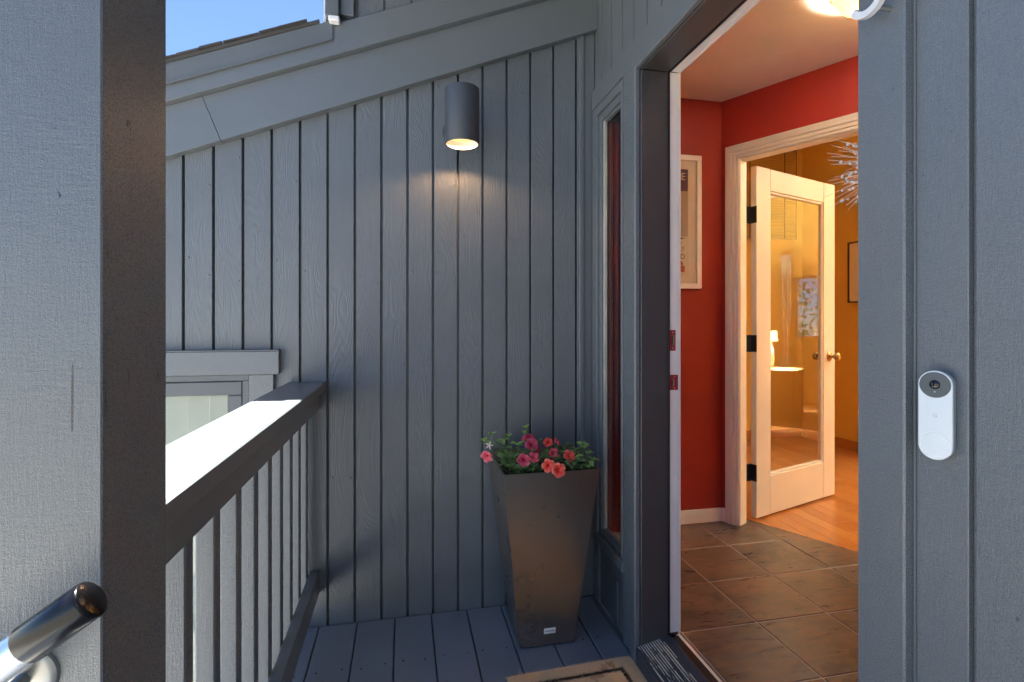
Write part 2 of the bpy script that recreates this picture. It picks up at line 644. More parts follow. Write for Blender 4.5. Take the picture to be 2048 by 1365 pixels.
# ------------------------------------------------------------------ the siding wall at the end of the deck
YB = 2.115            # face of its boards
GX = [-0.7977 + 0.1016 * i for i in range(-14, 17)]      # groove centres
def rake(x):          # lower edge of the sloping barge board
    return 1.778 + 0.396 * (x + 0.843)
GW = 0.0095           # groove width
bw = empty('siding_wall', (0, YB, -0.9), 'dark slate grey wall of vertical grooved siding behind the planter and wall lamp', 'wall')
for i in range(len(GX) - 1):
    x0, x1 = GX[i] + GW / 2, GX[i + 1] - GW / 2
    xm = (x0 + x1) / 2
    zt = rake(xm) + 0.09
    zb = 1.05 if -1.75 < xm < -0.49 else -0.9
    if -0.55 < xm < -0.42:
        zb = -0.9
    box('siding_board', x0, x1, YB, YB + 0.026, zb, zt, M['siding'], bw, 0.0012)
    if -1.75 < xm < -0.49:
        box('siding_board', x0, x1, YB, YB + 0.026, -0.9, -0.36, M['siding'], bw, 0.0012)
box('siding_board', GX[-1] + GW / 2, 0.738, YB, YB + 0.026, -0.9, 2.47, M['siding'], bw, 0.0012)
# sheathing behind the grooves, with the window opening left free
box('sheathing', -2.3, -1.60, YB + 0.0265, YB + 0.10, -0.9, 1.36, M['rough_v'], bw, 0)
box('sheathing', -0.49, 0.81, YB + 0.0265, YB + 0.10, -0.9, 1.94, M['rough_v'], bw, 0)
box('sheathing', -1.60, -0.49, YB + 0.0265, YB + 0.10, 1.03, 1.46, M['rough_v'], bw, 0)
box('sheathing', -1.60, -0.49, YB + 0.0265, YB + 0.10, -0.9, -0.34, M['rough_v'], bw, 0)
prism('sheathing', [(-1.60, 1.4605), (-0.4895, 1.4605), (-0.4895, 1.9405), (0.80, 1.9405), (0.80, 2.44), (-0.84, 1.80), (-1.60, 1.50)], 'Y', YB + 0.0267, YB + 0.10, M['rough_v'], bw)
box('corner_trim', 0.7385, 0.758, YB - 0.012, YB + 0.025, 0.0, 2.455, M['rough_v'], bw, 0.002)
box('corner_trim', 0.7585, 0.8095, YB - 0.004, YB + 0.025, 0.0, 2.46, M['rough_v'], bw, 0.002)
# nail heads
nail = lathe_mesh('nail_head', [(0, -0.0018), (0.0042, -0.0012), (0.0055, 0.0008)], 10, 'Y')
for i in range(len(GX) - 1):
    for zz in (0.12, 0.55, 0.98, 1.38, 1.75, 2.1):
        if zz < rake(GX[i] + 0.03) - 0.03 and random.random() < 0.8 and (zz > 1.1 or GX[i] > -0.46):
            link('nail_head', nail, M['siding'], bw, (GX[i] + random.choice((0.016, -0.016)) + 0.0, -0.0003, zz + 0.9 + random.uniform(-.06, .06)))

# ------------------------------------------------------------------ low roof with its sloping barge boards
lr = empty('low_roof', (-1.0, 2.06, 1.7), 'low shingled roof edge with sloping grey barge boards above the siding', 'roof')
def slope_board(name, xa, xb, lo, hi, y0, y1, mat, bev=0.002):
    return prism(name, [(xa, rake(xa) + lo), (xb, rake(xb) + lo), (xb, rake(xb) + hi), (xa, rake(xa) + hi)], 'Y', y0, y1, mat, lr, bev)
xj, xk = -0.660, -0.722
prism('barge_board', [(-2.4, rake(-2.4)), (xj - .0008, rake(xj)), (xk - .0008, rake(xk) + 0.182), (-2.4, rake(-2.4) + 0.182)], 'Y', 2.0785, 2.1145, M['rough_x'], lr, 0.0012)
prism('barge_board', [(xj + .0008, rake(xj)), (0.8095, rake(0.8095)), (0.8095, rake(0.8095) + 0.182), (xk + .0008, rake(xk) + 0.182)], 'Y', 2.078, 2.1145, M['rough_x'], lr, 0.0012)
slope_board('upper_barge_board', -2.4, 0.8095, 0.1825, 0.302, 2.048, 2.1145, M['rough_x'])
slope_board('flashing', -2.4, -0.262, 0.238, 0.312, 2.040, 2.0475, M['metal_paint'], 0.0008)
slope_board('flashing_lip', -2.4, -0.262, 0.236, 0.243, 2.034, 2.0395, M['metal_paint'], 0.0008)
slope_board('roof_deck', -2.6, -0.31, 0.3125, 0.325, 2.035, 6.0, M['shingle'], 0)
# ragged course ends of the shingles along the edge
xx = -2.4
while xx < -0.36:
    L = random.uniform(0.03, 0.12)
    t = random.uniform(0.002, 0.007)
    o = random.uniform(0.0, 0.004)
    x2 = min(xx + L, -0.315)
    prism('shingle', [(xx, rake(xx) + 0.3255 + o), (x2, rake(x2) + 0.3255 + o * 0.3), (x2, rake(x2) + 0.3255 + t + o * 0.3), (xx, rake(xx) + 0.3255 + t + o)],
          'Y', 2.024 + random.uniform(-0.006, 0.006), 2.35, M['shingle'], lr)
    xx = x2 + random.uniform(0.0008, 0.004)

# ------------------------------------------------------------------ upper storey wall and its downspout
uw = empty('upper_wall', (0.2, 2.075, 2.3), 'upper storey wall of grooved grey siding above the barge board', 'wall')
gx2 = [-0.176 + 0.1035 * i for i in range(10)]
for i in range(9):
    x0, x1 = gx2[i] + GW / 2, gx2[i + 1] - GW / 2
    box('siding_board', x0, min(x1, 0.8095), 2.066, 2.076, rake(x0) + 0.29, 5.5, M['siding'], uw, 0.0012)
prism('sheathing', [(-0.29, rake(-0.29) + 0.303), (0.81, rake(0.81) + 0.303), (0.81, 5.5), (-0.29, 5.5)], 'Y', 2.0765, 2.20, M['rough_v'], uw)
box('corner_board', -0.236, -0.186, 2.046, 2.076, rake(-0.236) + 0.33, 5.5, M['rough_v'], uw, 0.002)
dsp = empty('downspout', (-0.268, 2.05, 2.3), 'painted metal downspout running up the corner of the upper wall', 'downspout')
box('pipe', -0.288, -0.2375, 2.020, 2.074, 2.325, 5.4, M['metal_paint'], dsp, 0.004)
box('flange', -0.296, -0.2885, 2.055, 2.074, 2.315, 5.4, M['white'], dsp, 0.001)
box('outlet', -0.275, -0.235, 2.012, 2.046, 2.304, 2.324, M['white'], dsp, 0.004)

box('soffit', -0.2895, 0.8095, 0.578, 2.0655, 2.640, 2.655, M['rough_y'], uw, 0)
box('front_wall', -0.2895, 0.8095, 0.578, 0.600, 2.6555, 5.5, M['siding'], uw, 0)
box('side_wall', -0.2895, -0.268, 0.6005, 2.0655, 2.6555, 5.5, M['siding'], uw, 0)
# roof over the whole house, no overhang on the porch side
hr = prism('main_roof', [(-0.289, 0.58), (0.85, 0.58), (0.85, -2.5), (7.15, -2.5), (7.15, 8.0), (-0.289, 8.0)], 'Z', 5.51, 5.65, M['shingle'])
tag(hr, 'flat main roof over the two storey part of the house', 'roof')

# ------------------------------------------------------------------ window low in the siding wall
lw = empty('window', (-1.0, 2.10, -0.36), 'grey framed window with pale blinds beyond the railing', 'window')
box('header_board', -1.66, -0.461, 2.083, 2.1145, 0.984, 1.0715, M['rough_x'], lw, 0.002)
box('drip_edge', -1.66, -0.461, 2.079, 2.1145, 1.072, 1.077, M['metal_paint'], lw, 0.001)
box('casing', -0.569, -0.482, 2.092, 2.1145, -0.36, 0.9835, M['rough_v'], lw, 0.002)
box('casing', -1.62, -1.535, 2.092, 2.1145, -0.36, 0.9835, M['rough_v'], lw, 0.002)
def frame_ring(name, x0, x1, z0, z1, wdt, y0, y1, mat, parent, bev=0.002):
    box(name, x0, x1, y0, y1, z1 - wdt, z1, mat, parent, bev)
    box(name, x0, x1, y0, y1, z0, z0 + wdt, mat, parent, bev)
    box(name, x0, x0 + wdt, y0, y1, z0 + wdt, z1 - wdt, mat, parent, bev)
    box(name, x1 - wdt, x1, y0, y1, z0 + wdt, z1 - wdt, mat, parent, bev)
frame_ring('frame', -1.5345, -0.5695, -0.36, 0.9835, 0.022, 2.098, 2.16, M['metal_paint'], lw)
frame_ring('sash', -1.510, -0.594, -0.336, 0.959, 0.052, 2.104, 2.15, M['metal_paint'], lw, 0.004)
box('pane', -1.46, -0.645, 2.128, 2.132, -0.285, 0.908, M['glass'], lw, 0)
vb = empty('vertical_blind', (-1.0, 2.19, -0.34), 'pale green white vertical blind hanging behind the low window', 'blind')
sx = -1.52
while sx < -0.58:
    lbox('blind_slat', sx - 0.044 + 1.0, sx + 0.044 + 1.0, -0.0015, 0.0015, 0.03, 1.30, M['blind'], vb, 0.0005, (0, 0, R(30)))
    sx += 0.0755
box('head_rail', -1.53, -0.57, 2.175, 2.205, 0.965, 0.995, M['white'], vb)
box('room_back', -1.7, -0.3, 2.45, 2.47, -0.9, 1.4, M['white'], lw, 0)

# ------------------------------------------------------------------ deck
dk = empty('deck', (0.2, 0.5, -0.04), 'blue grey painted plank deck of the porch', 'deck', None, 0, 'structure')
DX0, DP = -0.3210, 0.14339
for i in range(-1, 8):
    x0 = DX0 + DP * i + 0.0022
    x1 = min(DX0 + DP * (i + 1) - 0.0022, 0.789)
    box('deck_board', x0, x1, -1.6, 2.108 + random.uniform(-.002, .002), -0.036, 0.0 + random.uniform(-.0007, .0007), M['deck'], dk, 0.0025)
box('ledger', 0.7895, 0.8115, -1.6, 2.114, -0.25, -0.002, M['rough_y'], dk)
box('ledger', -0.4645, 0.7890, 2.1085, 2.1145, -0.25, -0.002, M['rough_x'], dk)
box('rim_joist', -0.4645, 0.789, -1.6, 2.10, -0.22, -0.0365, M['rough_y'], dk)
screw = lathe_mesh('deck_screw', [(0, 0.0001), (0.0032, 0.0001), (0.0036, -0.001)], 8)
for i in range(-1, 8):
    xc = DX0 + DP * i
    for yy in (1.42, 1.83):
        for dx in (0.03, 0.112):
            if xc + dx < 0.77:
                link('deck_screw', screw, M['black'], dk, (xc + dx - 0.2 + random.uniform(-.006, .006), yy - 0.5 + random.uniform(-.01, .01), 0.0408))
for k in range(4):
    st = box('stair_tread', -0.4655 - 0.28 * (k + 1), -0.4655 - 0.28 * k - 0.002, -0.75, 0.46, -0.19 * (k + 1) - 0.04, -0.19 * (k + 1), M['deck'], dk, 0.003)

# ------------------------------------------------------------------ railing
rl = empty('railing', (-0.36, 1.4, 0.0), 'dark grey deck railing with flat cap rail and square balusters', 'railing')
cb = box_bm(0.140, 1.397, 0.038, 0.004)
link('cap_rail', bm_mesh(cb, 'cap_rail'), M['rough_y'], rl, (-0.367 + 0.36, 1.4165 - 1.4, 0.931))
box('top_rail', -0.357, -0.320, 0.7185, 2.1145, 0.842, 0.9115, M['rough_y'], rl, 0.003)
box('bottom_rail', -0.3565, -0.320, 0.7185, 2.1145, 0.129, 0.218, M['rough_y'], rl, 0.003)
bal = bm_mesh(box_bm(0.0355, 0.034, 0.80, 0.003), 'baluster')
for k in range(-1, 9):
    link('baluster', bal, M['rough_v'], rl, (-0.3753 + 0.36, 0.957 + 0.1368 * k + 0.017 - 1.4, 0.511))

po = box('porch_post', -0.430, -0.290, 0.578, 0.718, -0.9, 2.639, M['post'], None, 0.0015)
tag(po, 'thick square grey porch post at the near end of the railing', 'post')

# grab rail on the post
hd = empty('stair_handrail', (-0.3, 0.52, 0.8), 'round steel stair handrail with black grip fixed to the porch post', 'handrail')
A0 = Vector((-0.268, 0.520, 0.936))
DV = Vector((-0.815, -0.02, -0.58)).normalized()
def hp(t):
    return A0 + DV * t - hd.location
o = link('pipe', tube_mesh('pipe', [hp(0.050), hp(0.4), hp(1.4)], 0.0160, 24), M['chrome'], hd)
smooth_by_angle(o)
prof_r = [0.0150, 0.0170, 0.0176, 0.0176, 0.0176, 0.0168]
prof_t = [0.0, 0.0014, 0.004, 0.02, 0.058, 0.0595]
o = link('grip', tube_mesh('grip', [hp(t) for t in prof_t], prof_r, 24), M['rubber'], hd)
smooth_by_angle(o, 60)
o = link('bracket_flange', lathe_mesh('bracket_flange', [(0, -0.006), (0.022, -0.006), (0.027, -0.003), (0.028, 0.0)], 28, 'Y'), M['nickel'], hd, Vector((-0.353, 0.5775, 0.840)) - hd.location)
smooth_by_angle(o)
o = link('bracket_arm', tube_mesh('bracket_arm', [Vector((-0.353, 0.574, 0.840)) - hd.location, Vector((-0.353, 0.545, 0.840)) - hd.location, Vector((-0.352, 0.524, 0.850)) - hd.location, Vector((-0.352, 0.52, 0.866)) - hd.location], 0.007, 12), M['nickel'], hd)
smooth_by_angle(o, 60)

# ------------------------------------------------------------------ entry wall
XS, XT = 0.810, 0.790        # faces of siding and of the trim boards
YJ = 1.641                   # far jamb face
YN = 0.731                   # near jamb face
ew = empty('entry_wall', (0.81, 1.0, 0.0), 'blue grey grooved siding wall around the open front doorway', 'wall')
gy = [2.0317 - 0.1022 * k for k in range(0, 13)]
prev = 2.1105
for k, gyk in enumerate(gy):
    box('siding_board', XS, XS + 0.010, gyk + GW / 2, prev, 2.1715, 5.5, M['siding'], ew, 0.0012)
    prev = gyk - GW / 2
# the part beside the doorway, bell included
gy2 = [0.597 - 0.1016 * k for k in range(0, 20)]
prev = 0.6825
for gyk in gy2:
    box('siding_board', XS, XS + 0.010, gyk + GW / 2, prev, 0.0, 5.5, M['rough_v'], ew, 0.0012)
    prev = gyk - GW / 2
box('sheathing', XS + 0.0105, 0.948, -1.6, 0.700, -0.2, 5.5, M['rough_v'], ew, 0)
box('sheathing', XS + 0.0105, 0.948, 0.7005, 2.115, 2.115, 5.5, M['rough_v'], ew, 0)
box('header_trim', XT, XS + 0.010, 0.6835, 2.098, 2.087, 2.171, M['rough_y'], ew, 0.002)
box('door_trim', XT, XS + 0.010, 0.6835, 0.7725, 0.0, 2.0865, M['rough_v'], ew, 0.003)
box('caulk_bead', XS - 0.0035, XS - 0.0002, 0.6795, 0.6832, 0.0, 3.0, M['metal_paint'], ew, 0.001)
box('door_trim', XT, XS + 0.010, 1.6845, 1.773, 0.0, 2.0865, M['rough_v'], ew, 0.003)
box('stud', XS + 0.0105, 0.948, 1.661, 1.790, 0.0, 2.1145, M['jamb'], ew, 0)
# below the sidelight
box('apron_panel', XS + 0.002, XS + 0.010, 1.7735, 2.098, 0.0, 0.255, M['rough_v'], ew, 0.001)
box('apron_batten', XS - 0.010, XS + 0.0015, 2.045, 2.098, 0.0, 0.250, M['rough_v'], ew, 0.002)
box('apron_batten', XS - 0.004, XS + 0.0015, 1.86, 1.90, 0.0, 0.18, M['rough_v'], ew, 0.002)
box('sheathing', XS + 0.0105, 0.948, 1.7905, 2.115, 0.0, 0.255, M['rough_v'], ew, 0)
box('wall_end', XS + 0.0105, 0.948, 2.1005, 2.115, 0.2555, 2.1145, M['rough_v'], ew, 0)

rw = empty('added_blocking_wall', (0.3, -1.2, 0.0), 'added grey siding wall, unseen behind the landing, blocking light from the porch', 'wall')  # unseen wall added behind the viewpoint to keep light off the porch
yy = -0.25
for k in range(10):
    box('siding_board', yy + 0.004, yy + 0.1016 - 0.004, -1.16, -1.15, 0.0, 2.5, M['siding'], rw, 0.001)
    yy += 0.1016
box('sheathing', -0.25, 0.8095, -1.26, -1.1605, 0.0, 2.5, M['rough_v'], rw, 0)

# ------------------------------------------------------------------ sidelight window
sw = empty('sidelight_window', (0.80, 1.94, 0.256), 'narrow tall sidelight window beside the front doorway with chipped white bead', 'window')
box('frame_stile', XT + 0.004, 0.835, 2.048, 2.0995, 0.2565, 2.086, M['rough_v'], sw, 0.002)
box('frame_stile', XT + 0.014, 0.835, 2.024, 2.0475, 0.30, 2.05, M['rough_v'], sw, 0.002)
box('frame_stile', XT + 0.004, 0.835, 1.7905, 1.806, 0.2565, 2.086, M['rough_v'], sw, 0.002)
box('frame_head', XT + 0.004, 0.90, 1.8065, 2.0475, 2.0505, 2.086, M['rough_y'], sw, 0.002)
box('frame_head', XT + 0.014, 0.90, 1.8065, 2.0235, 2.02, 2.050, M['rough_y'], sw, 0.002)
box('sill', XT - 0.004, 0.835, 1.7735, 2.0475, 0.257, 0.2995, M['rough_y'], sw, 0.003)
box('sill', XT + 0.014, 0.835, 1.8065, 2.0235, 0.300, 0.3195, M['rough_y'], sw, 0.003)
box('glazing_bead', 0.812, 0.826, 2.006, 2.0235, 0.3205, 2.0185, M['putty'], sw, 0.003)
box('glazing_bead', 0.812, 0.826, 1.8065, 2.0015, 0.320, 0.333, M['metal_paint'], sw, 0.002)
box('glazing_bead', 0.812, 0.826, 1.8065, 2.0015, 2.006, 2.0195, M['metal_paint'], sw, 0.002)
box('pane', 0.8265, 0.8305, 1.8062, 2.0238, 0.3198, 2.0198, M['glass_shade_tint'], sw, 0)
box('inside_reveal', 0.8355, 0.955, 2.024, 2.0995, 0.3005, 2.05, M['red'], sw)
box('inside_reveal', 0.8355, 0.955, 1.7905, 1.803, 0.3005, 2.05, M['red'], sw)
box('inside_sill', 0.8355, 0.975, 1.7905, 2.0995, 0.262, 0.300, M['white'], sw)
box('inside_head', 0.9005, 0.955, 1.8035, 2.0295, 2.05, 2.086, M['white'], sw)

# ------------------------------------------------------------------ front door frame and threshold
df = empty('door_frame', (0.87, 1.2, 0.06), 'dark front door frame with white inner stop and red painted strike plates', 'door frame')
ZH = 2.049
box('jamb', 0.7975, 0.899, YJ, 1.6605, 0.062, ZH + 0.0, M['jamb'], df, 0.002)
box('brick_mould', 0.7765, 0.797, YJ + 0.004, 1.684, 0.0, ZH + 0.02, M['rough_v'], df, 0.004)
box('weather_strip', 0.8995, 0.9045, YJ - 0.004, 1.6605, 0.075, ZH, M['black'], df, 0.001)
box('rebate', 0.905, 0.937, YJ + 0.002, 1.6605, 0.098, ZH + 0.002, M['white'], df, 0.0015)
box('rebate', 0.9372, 0.951, YJ + 0.006, 1.6605, 0.098, ZH + 0.004, M['white'], df, 0.0015)
box('head', 0.7975, 0.899, YN - 0.01, YJ - 0.0002, ZH, ZH + 0.036, M['jamb'], df, 0.002)
box('head_mould', 0.7765, 0.797, YN, YJ + 0.0035, ZH + 0.003, ZH + 0.0365, M['rough_y'], df, 0.004)
box('weather_strip', 0.8995, 0.9045, YN, YJ - 0.0045, ZH - 0.004, ZH + 0.03, M['black'], df, 0.001)
box('head_rebate', 0.905, 0.937, YN, YJ + 0.0015, ZH + 0.0025, ZH + 0.036, M['white'], df, 0.0015)
box('head_rebate', 0.9372, 0.951, YN, YJ + 0.0055, ZH + 0.0045, ZH + 0.036, M['white'], df, 0.0015)
box('jamb', 0.8205, 0.951, 0.7015, YN, 0.062, ZH - 0.0005, M['jamb'], df, 0.002)
# strike plates let into the rebate
for (z0, z1, xa, xb, ho) in ((1.081, 1.153, 0.9052, 0.9275, 0.36), (0.944, 0.997, 0.9065, 0.9365, 0.25)):
    pl = box('strike_plate', xa, xb, YJ - 0.0004, YJ + 0.0018, z0, z1, M['plate_red'], df, 0.0008)
    xm = xa + (xb - xa) * (0.55 if ho > .3 else 0.35)
    zc, hz = (z0 + z1) / 2, (z1 - z0) * 0.24
    lbox('latch_hole', xm - 0.005 - (xa + xb) / 2, xm + 0.005 - (xa + xb) / 2, -0.0022, -0.0012, -hz, hz, M['dark_hole'], pl, 0.0002)
    lbox('latch_slot', xm - 0.006 - (xa + xb) / 2, xm - 0.0015 - (xa + xb) / 2, -0.0026, -0.0023, -hz * 0.9, hz * 0.9, M['black'], pl, 0.0001)
    for sgn in (-1, 1):
        link('screw', lathe_mesh('screw', [(0, -0.0008), (0.0022, -0.0008), (0.0028, 0.0)], 10, 'Y'), M['nickel'], pl, (0.001, -0.0013, sgn * (z1 - z0) * 0.38))

th = empty('threshold', (0.86, 1.2, 0.0), 'worn dark ribbed threshold at the foot of the doorway', 'threshold')
def ztop(x):
    return 0.064 + (x - 0.776) / (0.905 - 0.776) * 0.030
prism('sill_plate', [(0.776, 0.0), (0.905, 0.0), (0.905, ztop(0.905)), (0.776, ztop(0.776))], 'Y', YN, YJ - 0.0005, M['threshold'], th, 0.002)
for k in range(11):
    xr = 0.787 + 0.0084 * k
    rw = 0.0012 + 0.0006 * (k % 3 == 0)
    prism('rib', [(xr - rw, ztop(xr) - 0.001), (xr + rw, ztop(xr) - 0.001), (xr + rw * 0.7, ztop(xr) + 0.0022), (xr - rw * 0.7, ztop(xr) + 0.0022)], 'Y', YN + 0.002, YJ - 0.002, M['rib'], th)
box('door_gasket', 0.9055, 0.939, YN, YJ + 0.0015, 0.0, 0.088, M['black'], th, 0.003)
box('sill_strip', 0.9395, 0.958, YN - 0.02, 1.70, 0.0, 0.078, M['white'], th, 0.002)

# ------------------------------------------------------------------ foyer: slate floor, red walls, ceiling
ZF = 0.05
C0 = Vector((1.777, 2.636, 0))
AD = Vector((0.477, -0.879, 0)).normalized()     # along the angled wall, towards the porch
ND = Vector((0.879, 0.477, 0)).normalized()      # towards the yellow room
def aw(s, n, z=0.0):
    return C0 + AD * s + ND * n + Vector((0, 0, z))
fl = empty('foyer_floor', (1.6, 1.5, 0.0), 'brown slate tile floor of the red entrance hall', 'floor', None, 0, 'structure')
box('grout_bed', 0.9585, 2.9, -1.2, 2.78, 0.0, ZF - 0.0028, M['grout'], fl, 0)
TX, TY, TP = 1.303, 1.712, 0.3105
for i in range(-2, 5):
    for j in range(-9, 4):
        x0, x1 = TX + TP * i + 0.0032, TX + TP * (i + 1) - 0.0032
        y0, y1 = TY + TP * j + 0.0032, TY + TP * (j + 1) - 0.0032
        x0 = max(x0, 0.9595)
        y1 = min(y1, 2.7)
        if x1 - x0 < 0.02 or y1 - y0 < 0.02:
            continue
        cx, cy = (x0 + x1) / 2, (y0 + y1) / 2
        bm = box_bm(x1 - x0, y1 - y0, 0.012, 0.002)
        pc = aw(0, 0.120) - Vector((cx, cy, 0))
        bmesh.ops.bisect_plane(bm, geom=bm.verts[:] + bm.edges[:] + bm.faces[:], plane_co=pc, plane_no=ND, clear_outer=True)
        bnd = [e for e in bm.edges if e.is_boundary]
        if bnd:
            bmesh.ops.holes_fill(bm, edges=bnd)
        if len(bm.verts) < 4:
            bm.free()
            continue
        link('slate_tile', bm_mesh(bm, 'slate_tile'), M['slate'], fl, (cx - 1.6, cy - 1.5, ZF - 0.006 + random.uniform(-.0008, .0008)))
CZ = 2.44
fw = empty('foyer_wall', (1.2, 2.64, ZF), 'red painted hall wall carrying the framed poster', 'wall', None, 0, 'structure')
box('wall_panel', 0.9485, 1.777, 2.636, 2.756, 0.0, CZ, M['red'], fw, 0)
box('baseboard', 0.97, 1.772, 2.6225, 2.6355, ZF, ZF + 0.076, M['white'], fw, 0.003)
fs = empty('foyer_side_wall', (0.95, 0, ZF), 'inner face of the entry wall in the red hall', 'wall', None, 0, 'structure')
box('wall_panel', 0.9485, 0.958, 1.661, 1.790, 0.08, CZ, M['white'], fs, 0)
box('wall_panel', 0.9485, 0.958, 2.10, 2.6355, 0.0, CZ, M['red'], fs, 0)
box('wall_panel', 0.9485, 0.958, 1.7905, 2.0995, 0.0, 0.234, M['red'], fs, 0)
box('wall_panel', 0.9485, 0.958, YN, 2.0995, 2.087, CZ, M['red'], fs, 0)
box('wall_panel', 0.9485, 0.958, -1.2, 0.70, 0.0, CZ, M['red'], fs, 0)
fn = empty('foyer_near_wall', (1.8, -1.2, ZF), 'red hall wall on the porch side', 'wall', None, 0, 'structure')
box('wall_panel', 0.9485, 3.2, -1.30, -1.2005, 0.0, CZ, M['red'], fn, 0)

SO0, SO1 = 0.112, 0.975       # doorway in the angled wall
an = empty('angled_wall', C0, 'angled red hall wall with the doorway to the yellow room', 'wall', None, math.atan2(AD.y, AD.x), 'structure')
# local axes of this empty: x along the wall, y towards the yellow room
def apanel(name, s0, s1, n0, n1, z0, z1, mat, bev=0.0, par=None):
    return lbox(name, s0, s1, n0, n1, z0, z1, mat, par or an, bev)
ZD = 2.085
apanel('wall_panel', 0.0, SO0 - 0.02, 0.0, 0.033, 0.0, CZ, M['red'])
apanel('wall_panel', SO1 + 0.02, 2.6, 0.0, 0.033, 0.0, CZ, M['red'])
apanel('wall_panel', SO0 - 0.02, SO1 + 0.02, 0.0, 0.033, ZD + 0.02, CZ, M['red'])
apanel('wall_panel', -0.3, SO0 - 0.02, 0.0335, 0.066, 0.0, 3.0, M['yellow'])
apanel('wall_panel', SO1 + 0.02, 2.6, 0.0335, 0.066, 0.0, 3.0, M['yellow'])
apanel('wall_panel', SO0 - 0.02, SO1 + 0.02, 0.0335, 0.066, ZD + 0.02, 3.0, M['yellow'])
apanel('baseboard', 0.004, 0.031, -0.0135, -0.0005, ZF, ZF + 0.076, M['white'], 0.003)
apanel('wall_panel', -0.3, -0.0005, 0.0665, 0.09, 0.0, 3.0, M['yellow'])

fc = prism('foyer_ceiling', [(0.9485, -1.3), (3.2, -1.3), (3.2, 0.02), (aw(0, 0.05).x, aw(0, 0.05).y), (0.9485, 2.75)], 'Z', CZ, CZ + 0.15, M['ceiling'])
tag(fc, 'textured warm white ceiling of the entrance hall', 'ceiling', None, 'structure')

# door casing round the inner doorway
dc = empty('inner_door_casing', C0, 'cream moulded casing round the doorway in the angled red wall', 'door casing', None, math.atan2(AD.y, AD.x))
CW = 0.0765
for a, b, d in ((0.0, 0.017, 0.018), (0.017, 0.039, 0.024), (0.039, 0.059, 0.019), (0.059, CW, 0.013)):
    e0, e1 = CW - a, CW - b
    lbox('moulding', SO0 - 0.006 - e0, SO0 - 0.006 - e1, -d, -0.0005, ZF, ZD + 0.006 + e1, M['white_door'], dc, 0.002)
    lbox('moulding', SO1 + 0.006 + e1, SO1 + 0.006 + e0, -d, -0.0005, ZF, ZD + 0.006 + e1, M['white_door'], dc, 0.002)
    lbox('head_moulding', SO0 - 0.006 - e0, SO1 + 0.006 + e0, -d - 0.0006, -0.0005, ZD + 0.0065 + e1, ZD + 0.006 + e0, M['white_door'], dc, 0.002)
lbox('jamb', SO0 - 0.0195, SO0 - 0.001, -0.004, 0.070, ZF, ZD, M['white_door'], dc, 0.002)
lbox('jamb', SO1 + 0.001, SO1 + 0.0195, -0.004, 0.070, ZF, ZD, M['white_door'], dc, 0.002)
lbox('head_jamb', SO0 - 0.0195, SO1 + 0.0195, -0.004, 0.070, ZD + 0.0005, ZD + 0.0195, M['white_door'], dc, 0.002)

# glazed inner door, swung into the yellow room
FD0 = Vector((1.966, 2.587, 0.062))
FA = math.atan2(0.322, 0.947)
gd = empty('glazed_door', FD0, 'open cream door with one tall glass pane and black hinges', 'door', None, FA)
W, H, T = 0.825, 2.012, 0.036
lbox('stile', 0.0, 0.132, 0, T, 0, H, M['white_door'], gd, 0.003)
lbox('stile', W - 0.130, W, 0, T, 0, H, M['white_door'], gd, 0.003)
lbox('top_rail', 0.1322, W - 0.1302, 0.0005, T - 0.0005, H - 0.128, H - 0.0005, M['white_door'], gd, 0.003)
lbox('bottom_rail', 0.1322, W - 0.1302, 0.0005, T - 0.0005, 0.0005, 0.226, M['white_door'], gd, 0.003)
for (a, b, c, d) in ((0.1323, 0.146, 0.2263, H - 0.1283), (W - 0.144, W - 0.1303, 0.2263, H - 0.1283)):
    lbox('pane_bead', a, b, 0.006, T - 0.006, c, d, M['white_door'], gd, 0.003)
lbox('pane_bead', 0.1462, W - 0.1442, 0.006, T - 0.006, 0.2263, 0.240, M['white_door'], gd, 0.003)
lbox('pane_bead', 0.1462, W - 0.1442, 0.006, T - 0.006, H - 0.142, H - 0.1283, M['white_door'], gd, 0.003)
lbox('pane', 0.1462, W - 0.1442, 0.016, 0.020, 0.2402, H - 0.1422, M['glass'], gd, 0)
for zc in (1.797, 1.060, 0.320):
    hg = lbox('hinge', -0.0032, -0.0003, -0.003, 0.037, zc - 0.062 - 0.048, zc - 0.062 + 0.048, M['black'], gd, 0.0005)
    lbox('hinge_leaf', -0.040, -0.0016, 0.0185, 0.0215, -0.048, 0.048, M['black'], hg, 0.0005)
    link('hinge_pin', tube_mesh('hinge_pin', [(-0.004, 0.021, -0.050), (-0.004, 0.021, 0.050)], 0.006, 10), M['black'], hg)
for sgn in (-1, 1):
    yy = 0.0 if sgn < 0 else T
    pr = [(0.0, 0.0), (0.030, 0.0), (0.031, 0.004), (0.022, 0.010), (0.011, 0.014), (0.009, 0.030), (0.020, 0.036), (0.028, 0.046), (0.027, 0.056), (0.018, 0.063), (0, 0.065)]
    o = link('knob', lathe_mesh('knob', pr, 24, 'Y'), M['brass'], gd, (W - 0.068, yy, 0.900), (0, 0, R(180) if sgn < 0 else 0))
    smooth_by_angle(o, 50)

